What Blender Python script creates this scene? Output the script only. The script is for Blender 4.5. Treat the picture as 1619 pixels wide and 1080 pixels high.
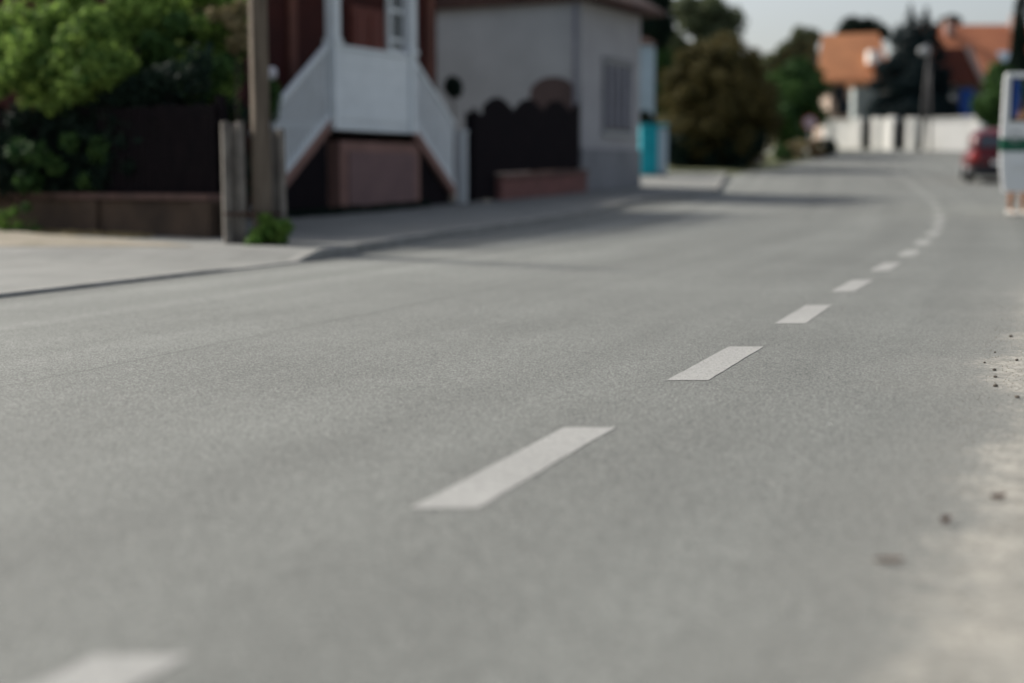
import bpy, bmesh, math, random
from mathutils import Vector, Matrix
import numpy as np

for o in list(bpy.data.objects):
    bpy.data.objects.remove(o)
SC = bpy.context.scene
COL = SC.collection

# ------------------------------------------------------------------ camera
CAM_H = 0.8
FPX = 2248.6                 # focal length in pixels of a 1619 px wide frame (50 mm lens)
PITCH = math.atan(260.0 / FPX)
cd = bpy.data.cameras.new('camera'); cam = bpy.data.objects.new('camera', cd); COL.objects.link(cam)
cam.location = (0, 0, CAM_H)
cam.rotation_euler = (math.pi / 2 - PITCH, 0, 0)
cd.lens = 50; cd.sensor_width = 36; cd.clip_start = 0.05; cd.clip_end = 5000
cd.dof.use_dof = True
cd.dof.focus_distance = 6.1
cd.dof.aperture_fstop = 0.9
cd.dof.aperture_blades = 0
SC.camera = cam

# ------------------------------------------------------------------ light
SUN_DIR = Vector((-0.79, 0.61, 0)).normalized()
SUN_EL = math.radians(37)
w = bpy.data.worlds.new('World'); SC.world = w; w.use_nodes = True
nt = w.node_tree
sky = nt.nodes.new('ShaderNodeTexSky'); sky.sky_type = 'NISHITA'; sky.sun_disc = False
sky.sun_elevation = SUN_EL
sky.sun_rotation = math.atan2(SUN_DIR.x, SUN_DIR.y)
sky.air_density = 1.0; sky.dust_density = 3.2; sky.ozone_density = 1.2; sky.altitude = 100
bg = nt.nodes['Background']; bg.inputs['Strength'].default_value = 0.14
hs = nt.nodes.new('ShaderNodeHueSaturation'); hs.inputs['Saturation'].default_value = 0.55
nt.links.new(sky.outputs[0], hs.inputs['Color']); nt.links.new(hs.outputs[0], bg.inputs['Color'])
ld = bpy.data.lights.new('sun', 'SUN'); ld.energy = 5.0; ld.angle = math.radians(8); ld.color = (1, .95, .86)
sun = bpy.data.objects.new('sun', ld); COL.objects.link(sun)
sd = Vector((SUN_DIR.x * math.cos(SUN_EL), SUN_DIR.y * math.cos(SUN_EL), math.sin(SUN_EL)))
sun.rotation_euler = sd.to_track_quat('Z', 'Y').to_euler()
sun.location = (-20, 10, 30)
SC.view_settings.view_transform = 'Standard'; SC.view_settings.look = 'None'
SC.view_settings.gamma = 1.0; SC.view_settings.exposure = 0.05
SC.render.engine = 'CYCLES'
SC.cycles.use_denoising = True
SC.cycles.max_bounces = 8
SC.cycles.sample_clamp_indirect = 4

# ------------------------------------------------------------------ helpers
def spl(x, w=2.5):
    return w * math.log1p(math.exp(x / w)) if x / w < 30 else x
def zt(y):                       # the street climbs gently beyond 20 m
    y = min(y, 112)
    return 0.0 if y < 2 else .03 * spl(y - 20) + .017 * spl(y - 37)
def X(px, Y): return (px - 809.5) * Y / FPX * 1.004
def Z(py, Y): return CAM_H + (280 - py) * Y / FPX
def V(*a): return Vector(a)
U = V(.454, .891, 0); N = V(-.891, .454, 0); O0 = V(-3.41, 22.06, 0)   # frontage direction of the houses
def S(t, o=0, z=0): 
    p = O0 + U * t + N * o; p.z = z; return p
ANG = math.atan2(U.y, U.x)

def newmat(name):
    m = bpy.data.materials.new(name); m.use_nodes = True
    return m, m.node_tree, m.node_tree.nodes['Principled BSDF']
def mat(name, c1, c2=None, scale=6, rough=.75, bump=0, bscale=None, metal=0, stretch=(1, 1, 1), coat=0, detail=6, spec=.3):
    m, t, b = newmat(name)
    b.inputs['Roughness'].default_value = rough; b.inputs['Metallic'].default_value = metal
    b.inputs['Specular IOR Level'].default_value = spec
    if coat: b.inputs['Coat Weight'].default_value = coat
    if c2 is None: c2 = tuple(min(1, x * .75) for x in c1)
    tc = t.nodes.new('ShaderNodeTexCoord'); mp = t.nodes.new('ShaderNodeMapping')
    mp.inputs['Scale'].default_value = stretch
    t.links.new(tc.outputs['Object'], mp.inputs[0])
    n = t.nodes.new('ShaderNodeTexNoise'); n.inputs['Scale'].default_value = scale; n.inputs['Detail'].default_value = detail
    n.inputs['Roughness'].default_value = .6
    t.links.new(mp.outputs[0], n.inputs['Vector'])
    r = t.nodes.new('ShaderNodeValToRGB')
    r.color_ramp.elements[0].position = .32; r.color_ramp.elements[1].position = .68
    r.color_ramp.elements[0].color = (*c2, 1); r.color_ramp.elements[1].color = (*c1, 1)
    t.links.new(n.outputs[0], r.inputs[0]); t.links.new(r.outputs[0], b.inputs['Base Color'])
    if bump:
        n2 = t.nodes.new('ShaderNodeTexNoise'); n2.inputs['Scale'].default_value = bscale or scale * 6; n2.inputs['Detail'].default_value = 4
        t.links.new(mp.outputs[0], n2.inputs['Vector'])
        bp = t.nodes.new('ShaderNodeBump'); bp.inputs['Strength'].default_value = bump; bp.inputs['Distance'].default_value = .02
        t.links.new(n2.outputs[0], bp.inputs['Height']); t.links.new(bp.outputs[0], b.inputs['Normal'])
    return m
def leafmat(name, c1, c2, scale=2.2, trans=.3, rough=.75):
    m, t, b = newmat(name)
    geo = t.nodes.new('ShaderNodeNewGeometry')
    n = t.nodes.new('ShaderNodeTexNoise'); n.inputs['Scale'].default_value = scale; n.inputs['Detail'].default_value = 3
    t.links.new(geo.outputs['Position'], n.inputs['Vector'])
    ad = t.nodes.new('ShaderNodeMath'); ad.operation = 'MULTIPLY_ADD'; ad.inputs[1].default_value = .45
    t.links.new(geo.outputs['Random Per Island'], ad.inputs[0])
    sb = t.nodes.new('ShaderNodeMath'); sb.operation = 'SUBTRACT'; sb.inputs[1].default_value = .22
    t.links.new(n.outputs[0], sb.inputs[0]); t.links.new(sb.outputs[0], ad.inputs[2])
    r = t.nodes.new('ShaderNodeValToRGB'); r.color_ramp.elements[0].position = .25; r.color_ramp.elements[1].position = .75
    r.color_ramp.elements[0].color = (*c2, 1); r.color_ramp.elements[1].color = (*c1, 1)
    t.links.new(ad.outputs[0], r.inputs[0]); t.links.new(r.outputs[0], b.inputs['Base Color'])
    b.inputs['Roughness'].default_value = rough; b.inputs['Specular IOR Level'].default_value = .12
    tr = t.nodes.new('ShaderNodeBsdfTranslucent'); t.links.new(r.outputs[0], tr.inputs[0])
    mx = t.nodes.new('ShaderNodeMixShader'); mx.inputs[0].default_value = trans
    t.links.new(b.outputs[0], mx.inputs[1]); t.links.new(tr.outputs[0], mx.inputs[2])
    t.links.new(mx.outputs[0], t.nodes['Material Output'].inputs[0])
    return m

def link(o, parent=None):
    COL.objects.link(o)
    if parent is not None: o.parent = parent
    return o
def tag(o, label=None, cat=None, group=None, kind=None):
    if label: o['label'] = label
    if cat: o['category'] = cat
    if group: o['group'] = group
    if kind: o['kind'] = kind
    return o
def thing(name, label, cat, group=None):
    o = bpy.data.objects.new(name, None); o.empty_display_size = .2; link(o)
    return tag(o, label, cat, group)

class MB:
    def __init__(s): s.v = []; s.f = []; s.sm = False
    def add(s, vs, fs):
        b = len(s.v); s.v += [tuple(v) for v in vs]; s.f += [tuple(i + b for i in f) for f in fs]; return s
    def box(s, c, size, rz=0, M=None):
        x, y, z = size[0] / 2, size[1] / 2, size[2] / 2
        R = Matrix.Rotation(rz, 3, 'Z') if M is None else M
        vs = [V(*c) + R @ V(a * x, b * y, d * z) for a in (-1, 1) for b in (-1, 1) for d in (-1, 1)]
        return s.add(vs, [(0, 1, 3, 2), (4, 6, 7, 5), (0, 4, 5, 1), (2, 3, 7, 6), (0, 2, 6, 4), (1, 5, 7, 3)])
    def bbox(s, c, size, rz=0, bev=.01, seg=2):
        bm = bmesh.new(); bmesh.ops.create_cube(bm, size=1)
        for v in bm.verts: v.co = V(v.co.x * size[0], v.co.y * size[1], v.co.z * size[2])
        bmesh.ops.bevel(bm, geom=list(bm.edges), offset=bev, segments=seg, affect='EDGES', profile=.6)
        R = Matrix.Rotation(rz, 3, 'Z'); c = V(*c)
        bm.verts.index_update()
        s.add([c + R @ v.co for v in bm.verts], [[v.index for v in f.verts] for f in bm.faces]); bm.free(); return s
    def prism(s, base, top):            # two loops of the same length
        n = len(base)
        s.add(list(base) + list(top), [tuple(range(n))[::-1], tuple(range(n, 2 * n))] + [(i, (i + 1) % n, n + (i + 1) % n, n + i) for i in range(n)])
        return s
    def loft(s, loops, cap=True):
        n = len(loops[0]); vs = [p for l in loops for p in l]; fs = []
        for k in range(len(loops) - 1):
            for i in range(n):
                j = (i + 1) % n
                fs.append((k * n + i, k * n + j, (k + 1) * n + j, (k + 1) * n + i))
        if cap: fs += [tuple(range(n))[::-1], tuple(range((len(loops) - 1) * n, len(loops) * n))]
        return s.add(vs, fs)
    def tube(s, pts, rad, n=10):
        pts = [V(*p) for p in pts]
        if not hasattr(rad, '__len__'): rad = [rad] * len(pts)
        loops = []
        for i, p in enumerate(pts):
            d = (pts[min(i + 1, len(pts) - 1)] - pts[max(i - 1, 0)]).normalized()
            a = d.orthogonal().normalized() if abs(d.z) < .95 else V(1, 0, 0).cross(d).normalized()
            if i and (a.dot(pa) < 0): a = -a
            a = (a - d * a.dot(d)).normalized(); pa = a
            if i: 
                a = (pa0 - d * pa0.dot(d)).normalized()
            pa0 = a; b = d.cross(a)
            loops.append([p + (a * math.cos(2 * math.pi * k / n) + b * math.sin(2 * math.pi * k / n)) * rad[i] for k in range(n)])
        return s.loft(loops)
    def ball(s, c, r, seg=14, rings=9, jit=0, rnd=None):
        rx, ry, rz = r if hasattr(r, '__len__') else (r, r, r)
        loops = []
        for i in range(rings + 1):
            a = math.pi * (i + .02) / (rings + .04)
            l = []
            for k in range(seg):
                b = 2 * math.pi * k / seg; q = 1 + (rnd.uniform(-jit, jit) if jit else 0)
                l.append((c[0] + rx * math.sin(a) * math.cos(b) * q, c[1] + ry * math.sin(a) * math.sin(b) * q, c[2] + rz * math.cos(a) * q))
            loops.append(l)
        return s.loft(loops)
    def build(s, name, m, parent=None, smooth=False, bevel=0):
        me = bpy.data.meshes.new(name); me.from_pydata(s.v, [], s.f); me.validate()
        bm = bmesh.new(); bm.from_mesh(me); bmesh.ops.recalc_face_normals(bm, faces=bm.faces); bm.to_mesh(me); bm.free()
        if smooth:
            for p in me.polygons: p.use_smooth = True
        me.materials.append(m)
        o = bpy.data.objects.new(name, me); link(o, parent)
        if bevel:
            b = o.modifiers.new('bevel', 'BEVEL'); b.width = bevel; b.segments = 2; b.limit_method = 'ANGLE'
        return o

def leaves(name, clumps, n, size, m, parent=None, seed=1, shell=.55, asp=.5, down=0.0):
    """many small pointed leaves spread through the volume of the given clumps [(centre, radius or radii)]"""
    r = np.random.default_rng(seed)
    C = np.array([c[0] for c in clumps], float)
    R = np.array([c[1] if hasattr(c[1], '__len__') else (c[1],) * 3 for c in clumps], float)
    wgt = R.prod(1) ** (2 / 3); wgt /= wgt.sum()
    k = r.choice(len(clumps), n, p=wgt)
    d = r.normal(size=(n, 3)); d /= np.linalg.norm(d, axis=1)[:, None]
    fr = shell + (1 - shell) * r.random(n) ** .6
    p = C[k] + R[k] * d * fr[:, None]
    nr = d + r.normal(size=(n, 3)) * .7; nr /= np.linalg.norm(nr, axis=1)[:, None]
    ax = np.cross(nr, r.normal(size=(n, 3))); ax[:, 2] -= down; ax -= nr * (ax * nr).sum(1)[:, None]
    ax /= np.linalg.norm(ax, axis=1)[:, None] + 1e-9
    bx = np.cross(nr, ax)
    s = size * r.uniform(.6, 1.3, n)[:, None]
    v = np.stack([p - ax * s, p + bx * s * asp - ax * s * .1, p + ax * s, p - bx * s * asp - ax * s * .1], 1).reshape(-1, 3)
    me = bpy.data.meshes.new(name)
    me.vertices.add(4 * n); me.vertices.foreach_set('co', v.ravel())
    me.loops.add(4 * n); me.loops.foreach_set('vertex_index', np.arange(4 * n, dtype=np.int32))
    me.polygons.add(n); me.polygons.foreach_set('loop_start', np.arange(0, 4 * n, 4, dtype=np.int32))
    me.update(calc_edges=True); me.materials.append(m)
    o = bpy.data.objects.new(name, me); return link(o, parent)

def clump_cloud(c, R, n, r0, r1, rnd, zflat=1.0, keep=None):
    """clumps scattered over an ellipsoid: uneven outline and gaps"""
    out = []
    while len(out) < n:
        d = V(rnd.gauss(0, 1), rnd.gauss(0, 1), rnd.gauss(0, 1)).normalized()
        q = rnd.uniform(.25, 1) ** .5
        p = V(c[0] + d.x * R[0] * q, c[1] + d.y * R[1] * q, c[2] + d.z * R[2] * q)
        if keep and not keep(p): continue
        rr = rnd.uniform(r0, r1); out.append((tuple(p), (rr, rr, rr * zflat)))
    return out

def trunk(name, base, top, r, m, parent, limbs=(), n=9):
    b = MB(); base = V(*base); top = V(*top)
    rnd = random.Random(name + str(base)); pts = []; rad = []
    for i in range(7):
        t = i / 6; pts.append(base.lerp(top, t) + V(rnd.uniform(-1, 1), rnd.uniform(-1, 1), 0) * r * .5 * (i > 0)); rad.append(r * (1.25 if i == 0 else 1 - .65 * t))
    b.tube(pts, rad, n)
    for (t, e) in limbs:
        s = base.lerp(top, t); e = V(*e)
        b.tube([s, s.lerp(e, .5) + V(0, 0, .1), e], [r * .45, r * .3, r * .1], 7)
    return b.build(name, m, parent, True)

# ------------------------------------------------------------------ street geometry (metres)
def interp(tab, y):
    if y <= tab[0][0]: (a, b), (c, d) = tab[0], tab[1]
    elif y >= tab[-1][0]: (a, b), (c, d) = tab[-2], tab[-1]
    else:
        for i in range(len(tab) - 1):
            if tab[i][0] <= y <= tab[i + 1][0]: (a, b), (c, d) = tab[i], tab[i + 1]; break
    return b + (d - b) * (y - a) / (c - a)
LINE = [(-10, -5.47), (2.306, -.625), (3.393, -.161), (4.522, .256), (5.603, .706), (6.681, 1.104), (7.726, 1.513), (9, 1.965), (15, 4.2), (20, 5.95), (24, 7.2), (29.3, 8.65), (35, 10.0), (41.5, 11.4), (60, 15.3), (75, 18.2)]
def lineX(y): return interp(LINE, y)
KERB = [(-10, -10.6), (9.4, -3.4), (12.1, -2.4), (13.4, -1.93), (18, -.88), (23.2, .93), (29.9, 2.92), (31.5, 3.7), (34, 4.9), (41, 6.1), (44, 6.6)]
def kerbX(y): return interp(KERB, y)
ROADL = KERB + [(50, 9.2), (56, 11.3), (62, 13.6), (66, 14.4), (68, 8), (71.5, -4)]
def roadLX(y): return interp(ROADL, y)
def kh(y):       # kerb height: lowered at the driveway
    d = min(1, max(0, (abs(y - 12.75) - .6) / .25))
    return .012 + (.014 if y < 12.75 else .085) * d

def sheet(name, rows, fx, m, dz=0.0, lat=None, smooth=True, parent=None):
    """grid sheet: rows of y, fx(y) gives the list of x"""
    v = []; f = []; la = []
    for y in rows:
        xs = fx(y)
        for x in xs:
            v.append((x, y, zt(y) + (dz(x, y) if callable(dz) else dz))); la.append(((x - lineX(y)) * .945, y / .945))
    n = len(fx(rows[0]))
    for i in range(len(rows) - 1):
        for j in range(n - 1):
            f.append((i * n + j, i * n + j + 1, (i + 1) * n + j + 1, (i + 1) * n + j))
    me = bpy.data.meshes.new(name); me.from_pydata(v, [], f)
    uv = me.uv_layers.new(name='street')
    for p in me.polygons:
        p.use_smooth = smooth
        for li in p.loop_indices: uv.data[li].uv = la[me.loops[li].vertex_index]
    me.materials.append(m)
    return link(bpy.data.objects.new(name, me), parent)

def frange(a, b, s):
    n = max(1, round((b - a) / s)); return [a + (b - a) * i / n for i in range(n + 1)]

# --- asphalt: grains, wear bands, paving seams, blown sand along the right edge
def node(t, ty, **k):
    n = t.nodes.new(ty)
    for a, b in k.items(): setattr(n, a, b)
    return n
def nmath(t, op, a, b=None, c=None, clamp=False):
    n = t.nodes.new('ShaderNodeMath'); n.operation = op; n.use_clamp = clamp
    for i, q in enumerate((a, b, c)):
        if q is None: continue
        if isinstance(q, (int, float)): n.inputs[i].default_value = q
        else: t.links.new(q, n.inputs[i])
    return n.outputs[0]
def noise(t, vec, scale, detail=3, rough=.5):
    n = t.nodes.new('ShaderNodeTexNoise'); n.inputs['Scale'].default_value = scale; n.inputs['Detail'].default_value = detail; n.inputs['Roughness'].default_value = rough
    t.links.new(vec, n.inputs['Vector']); return n.outputs[0]
def smooth(t, v, a, b):
    n = t.nodes.new('ShaderNodeMapRange'); n.interpolation_type = 'SMOOTHSTEP'
    n.inputs[1].default_value = a; n.inputs[2].default_value = b; t.links.new(v, n.inputs[0]); return n.outputs[0]
def mixc(t, f, a, b, mode='MIX'):
    n = t.nodes.new('ShaderNodeMix'); n.data_type = 'RGBA'; n.blend_type = mode
    if isinstance(f, (int, float)): n.inputs[0].default_value = f
    else: t.links.new(f, n.inputs[0])
    for i, q in ((6, a), (7, b)):
        if isinstance(q, tuple): n.inputs[i].default_value = (*q, 1)
        else: t.links.new(q, n.inputs[i])
    return n.outputs[2]

ROAD_C = (.20, .207, .192)
def asphalt_mat(name, base, sand=True, paint=False):
    m, t, b = newmat(name)
    tc = node(t, 'ShaderNodeTexCoord'); pos = tc.outputs['Object']
    uv = node(t, 'ShaderNodeUVMap'); uv.uv_map = 'street'
    sp = node(t, 'ShaderNodeSeparateXYZ'); t.links.new(uv.outputs[0], sp.inputs[0]); lat, lon = sp.outputs[0], sp.outputs[1]
    vo = node(t, 'ShaderNodeTexVoronoi'); vo.inputs['Scale'].default_value = 165; t.links.new(pos, vo.inputs['Vector'])
    sv = node(t, 'ShaderNodeSeparateXYZ'); t.links.new(vo.outputs['Color'], sv.inputs[0])
    g = sv.outputs[0]                              # one tone per stone
    fine = noise(t, pos, 380, 2); mid = noise(t, pos, 9, 5, .6); big = noise(t, pos, .55, 4, .6)
    tone = nmath(t, 'MULTIPLY_ADD', g, .62 if not paint else .3, .52 if not paint else .8)
    tone = nmath(t, 'MULTIPLY', tone, nmath(t, 'MULTIPLY_ADD', fine, .8, .76))
    # dark gaps between stones
    gap = smooth(t, vo.outputs['Distance'], .42, .68)
    tone = nmath(t, 'MULTIPLY', tone, nmath(t, 'MULTIPLY_ADD', gap, -.42 if not paint else -.16, 1.07))
    tone = nmath(t, 'MULTIPLY', tone, nmath(t, 'MULTIPLY_ADD', mid, .16, .92))
    tone = nmath(t, 'MULTIPLY', tone, nmath(t, 'MULTIPLY_ADD', big, .5, .75))
    if not paint:
        # wear bands along the lane, seams between paving strips
        wob = nmath(t, 'MULTIPLY_ADD', noise(t, pos, .35, 2), .5, -.25)
        l2 = nmath(t, 'ADD', lat, wob)
        cmb = node(t, 'ShaderNodeCombineXYZ'); t.links.new(l2, cmb.inputs[0]); t.links.new(nmath(t, 'MULTIPLY', lon, .035), cmb.inputs[1])
        band = noise(t, cmb.outputs[0], 2.2, 3)
        tone = nmath(t, 'MULTIPLY', tone, nmath(t, 'MULTIPLY_ADD', band, .55, .73))
        def stripe(c, wd, amp, soft=.4):
            nonlocal tone
            e = nmath(t, 'ABSOLUTE', nmath(t, 'SUBTRACT', nmath(t, 'MULTIPLY_ADD', wob, .25, lat), c))
            n_ = node(t, 'ShaderNodeMapRange'); n_.inputs[1].default_value = wd; n_.inputs[2].default_value = wd * (1 - soft); t.links.new(e, n_.inputs[0])
            k = nmath(t, 'MULTIPLY', n_.outputs[0], nmath(t, 'MULTIPLY_ADD', mid, 1.2, .3))
            tone = nmath(t, 'MULTIPLY', tone, nmath(t, 'MULTIPLY_ADD', k, amp, 1.0))
        stripe(-3.95, .2, .2, .9); stripe(-3.3, .5, .07, .6); stripe(-2.45, .014, -.2); stripe(-2.75, .01, -.12); stripe(-4.6, .28, .18); stripe(-5.05, .1, -.1)
        stripe(-1.2, .45, .045, .7); stripe(-.55, .3, -.05, .7)
        tone = nmath(t, 'MULTIPLY', tone, nmath(t, 'MULTIPLY_ADD', smooth(t, lat, -2.4, -2.52), .06, 1.0))
        stain = smooth(t, noise(t, pos, 1.1, 5, .65), .62, .74)
        tone = nmath(t, 'MULTIPLY', tone, nmath(t, 'MULTIPLY_ADD', stain, -.13, 1.0))
    col = mixc(t, 1.0, base, tone, 'MULTIPLY')
    if paint:      # chips and tyre wear let the asphalt show
        ch = smooth(t, nmath(t, 'ADD', noise(t, pos, 38, 4, .65), nmath(t, 'MULTIPLY', noise(t, pos, 3, 2), .25)), .74, .82)
        col = mixc(t, ch, col, mixc(t, 1.0, ROAD_C, tone, 'MULTIPLY'))
    # scattered pale and dark single stones
    col = mixc(t, nmath(t, 'MULTIPLY', smooth(t, sv.outputs[1], .955, .99), .5), col, (.42, .41, .38))
    col = mixc(t, nmath(t, 'MULTIPLY', smooth(t, sv.outputs[2], .93, .98), .55), col, (.05, .05, .05))
    if sand:
        sn = noise(t, pos, 1.5, 6, .62); sg = noise(t, pos, 30, 3)
        e = nmath(t, 'ADD', lat, nmath(t, 'MULTIPLY_ADD', sn, .5, -.25))
        e = nmath(t, 'ADD', e, nmath(t, 'MULTIPLY_ADD', sg, .34, -.17))
        up = nmath(t, 'MULTIPLY', smooth(t, lon, 5.35, 5.8), smooth(t, lon, 6.95, 6.4)); dn = nmath(t, 'MULTIPLY', smooth(t, lon, 4.3, 4.8), smooth(t, lon, 5.8, 5.3))
        e = nmath(t, 'ADD', e, nmath(t, 'MULTIPLY_ADD', up, .10, nmath(t, 'MULTIPLY', dn, -.12)))
        near = node(t, 'ShaderNodeMapRange'); near.inputs[1].default_value = 15; near.inputs[2].default_value = 9; t.links.new(lon, near.inputs[0])
        k = nmath(t, 'MULTIPLY', smooth(t, e, 1.12, 1.32), near.outputs[0])
        light = nmath(t, 'MULTIPLY', smooth(t, e, .6, 1.4), nmath(t, 'MULTIPLY', near.outputs[0], .3))
        sc = mixc(t, smooth(t, nmath(t, 'ADD', nmath(t, 'MULTIPLY', noise(t, pos, 60, 4), .5), nmath(t, 'MULTIPLY', noise(t, pos, 9, 4, .7), .5)), .38, .6), (.20, .19, .165), (.46, .435, .38))
        col = mixc(t, light, col, (.32, .31, .28)); col = mixc(t, nmath(t, 'MULTIPLY', nmath(t, 'MULTIPLY', k, nmath(t, 'MULTIPLY_ADD', noise(t, pos, 6, 5), 1.4, .1, True)), .85), col, sc)
    t.links.new(col, b.inputs['Base Color'])
    b.inputs['Roughness'].default_value = .82; b.inputs['Specular IOR Level'].default_value = .3
    h = nmath(t, 'ADD', nmath(t, 'MULTIPLY', gap, -1.0), nmath(t, 'MULTIPLY', fine, .6))
    bp = node(t, 'ShaderNodeBump'); bp.inputs['Strength'].default_value = .55 if not paint else .3; bp.inputs['Distance'].default_value = .004
    t.links.new(h, bp.inputs['Height']); t.links.new(bp.outputs[0], b.inputs['Normal'])
    return m

ROAD = (.197, .204, .190)
M = {}
M['asphalt'] = asphalt_mat('asphalt', ROAD)
M['paint'] = asphalt_mat('road_paint', (.285, .284, .272), sand=False, paint=True)

M['worn'] = asphalt_mat('worn_road_paint', (.27, .272, .258), sand=False, paint=True)
M['faint'] = asphalt_mat('faint_road_paint', (.215, .222, .207), sand=False, paint=True)
def paving_mat():
    m, t, b = newmat('paving')
    tc = node(t, 'ShaderNodeTexCoord'); mp = node(t, 'ShaderNodeMapping'); mp.inputs['Rotation'].default_value = (0, 0, math.radians(19)); t.links.new(tc.outputs['Object'], mp.inputs[0])
    br = node(t, 'ShaderNodeTexBrick'); br.inputs['Scale'].default_value = 1; br.inputs['Brick Width'].default_value = .4; br.inputs['Row Height'].default_value = .4
    br.inputs['Mortar Size'].default_value = .008; br.offset = 0
    br.inputs['Color1'].default_value = (.19, .192, .18, 1); br.inputs['Color2'].default_value = (.162, .165, .155, 1); br.inputs['Mortar'].default_value = (.12, .12, .11, 1)
    t.links.new(mp.outputs[0], br.inputs['Vector'])
    n1 = noise(t, tc.outputs['Object'], 1.3, 6, .65); n2 = noise(t, tc.outputs['Object'], 60, 3)
    tone = nmath(t, 'MULTIPLY', nmath(t, 'MULTIPLY_ADD', n1, .7, .65), nmath(t, 'MULTIPLY_ADD', n2, .5, .75))
    t.links.new(mixc(t, 1.0, br.outputs[0], tone, 'MULTIPLY'), b.inputs['Base Color']); b.inputs['Roughness'].default_value = .85
    return m
M['paving'] = paving_mat()
M['kerb'] = mat('kerb_stone', (.30, .295, .275), (.20, .198, .185), 5, .85, .3, 60)
M['earth'] = mat('earth', (.20, .185, .12), (.10, .105, .05), .8, .95, .4, 12)
M['sand'] = mat('sandy_soil', (.33, .29, .235), (.19, .17, .125), 2.5, .95, .5, 40)
M['soil'] = mat('garden_soil', (.07, .055, .04), (.035, .03, .022), 2, .95, .4, 12)

# ------------------------------------------------------------------ ground, road, pavements
gy = [-1500, -300, -60, -12] + frange(-8, 112, 2) + [150, 400, 1500]
gxs = [-1500, -300, -80, -40, -20, -10, 0, 10, 20, 30, 45, 80, 300, 1500]
tag(sheet('ground', gy, lambda y: gxs, M['earth'], -.05), kind='structure')
rows = frange(-8, 71.5, .5)
def road_x(y):
    a = roadLX(y) if y <= 66 else interp([(66, 14.4), (67.5, 4), (71.5, -6)], y)
    c = lineX(y) + 9 + max(0, y - 60) * 1.5
    return [a + (c - a) * i / 24 for i in range(25)]
road = tag(sheet('road', rows, road_x, M['asphalt'], 0), kind='structure')
# each dash of the lane line
def dash(y0, y1, k):
    rows = frange(y0, y1, .14); hw = .083
    r = random.Random(k); pm = M['paint'] if y0 < 14 else M['worn'] if y0 < 24 else M['faint']
    o = sheet('lane_marking', rows, lambda y: [lineX(y) - hw + r.uniform(-.003, .003), lineX(y) - hw * .3, lineX(y) + hw * .3, lineX(y) + hw + r.uniform(-.003, .003)], pm, .002, parent=road)
y0 = 1.19; k = 0
while y0 < 47:
    dash(y0, y0 + 1.125, k); k += 1; y0 += 2.19
# pavement with kerb
srows = frange(-8, 44, .25)
def pave_x(y):
    a = kerbX(y) - .12; return [a - 10 + 10 * i / 12 for i in range(13)]
tag(sheet('sidewalk', srows, pave_x, M['paving'], lambda x, y: kh(y) + .004 * 0), kind='structure')
kb = MB(); loops = []
for y in srows:
    x = kerbX(y); z = zt(y); h = kh(y)
    loops.append([(x - .12, y, z - .05), (x - .12, y, z + h + .004), (x - .015, y, z + h + .004), (x, y, z + h - .011), (x + .004, y, z - .05)])
kb.loft(loops); tag(kb.build('kerb', M['kerb']), kind='structure')
# sandy verge at the corner on the left
def verge_x(y):
    a = -3.9 - (y - 15.1) * .9; b = -14
    return [b + (a - b) * i / 10 for i in range(11)]
tag(sheet('sandy_verge', frange(14.3, 19.5, .2), verge_x, M['sand'], lambda x, y: kh(y) + .006 + .02 * (math.sin(x * 3) * math.sin(y * 4) * .5 + .5) * min(1, (y - 14.3) * 2)), kind='structure')
# garden soil behind the walls
so = MB()
so.add([S(-5, 1.1, .12), S(7, 1.1, .42), S(7, 14, .42), S(-5, 14, .12)], [(0, 1, 2, 3)]); tag(so.build('garden_soil', M['soil']), kind='structure')
# grass verge left of the road further on
M['grass'] = mat('verge_grass', (.13, .14, .06), (.07, .08, .035), 1.2, .95, .5, 30)
tag(sheet('grass_verge', frange(41, 66, .5), lambda y: [roadLX(y) - 14 + 14.1 * i / 10 for i in range(11)], M['grass'], lambda x, y: .03 if x < roadLX(y) else -.04), kind='structure')

# ------------------------------------------------------------------ materials for things
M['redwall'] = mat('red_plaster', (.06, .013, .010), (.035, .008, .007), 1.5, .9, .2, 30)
M['door'] = mat('red_brown_door', (.16, .035, .022), (.09, .02, .014), 3, .6, 0, None, 0, (6, 6, 1))
M['white'] = mat('white_paint', (.80, .84, .86), (.71, .75, .77), 2, .6, .1, 20)
M['whitewall'] = mat('white_render', (.90, .885, .85), (.80, .785, .75), .7, .85, .2, 30)
M['brownpaint'] = mat('brown_timber', (.17, .06, .04), (.10, .04, .03), 2, .7)
M['pinkstucco'] = mat('pink_stucco', (.29, .165, .14), (.21, .12, .10), 2.2, .9, .4, 40)
M['purplestucco'] = mat('dark_stucco', (.215, .135, .13), (.165, .105, .105), 2.2, .9, .4, 40)
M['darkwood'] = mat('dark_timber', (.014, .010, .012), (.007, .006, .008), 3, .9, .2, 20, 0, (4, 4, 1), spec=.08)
M['plaster'] = mat('brown_plaster', (.10, .068, .048), (.04, .030, .024), 1.6, .95, .6, 25)
M['capstone'] = mat('pink_capping', (.15, .088, .075), (.085, .055, .048), 3, .9, .3, 30)
M['polewood'] = mat('weathered_pole', (.21, .17, .13), (.10, .08, .062), 3, .9, .5, 30, 0, (8, 8, .6))
M['concrete'] = mat('old_concrete', (.28, .255, .225), (.11, .098, .088), 4, .95, .5, 40, 0, (2, 2, .8))
M['greywall'] = mat('grey_render', (.44, .465, .475), (.36, .38, .39), .8, .9, .25, 30)
M['greyside'] = mat('grey_mauve_render', (.375, .37, .385), (.30, .297, .31), 1.2, .9, .25, 30)
M['plinth'] = mat('blue_grey_plinth', (.24, .245, .26), (.17, .175, .19), 1.5, .9, .3, 30)
M['shutter'] = mat('slate_shutter', (.20, .20, .235), (.15, .15, .18), 3, .7)
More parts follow.
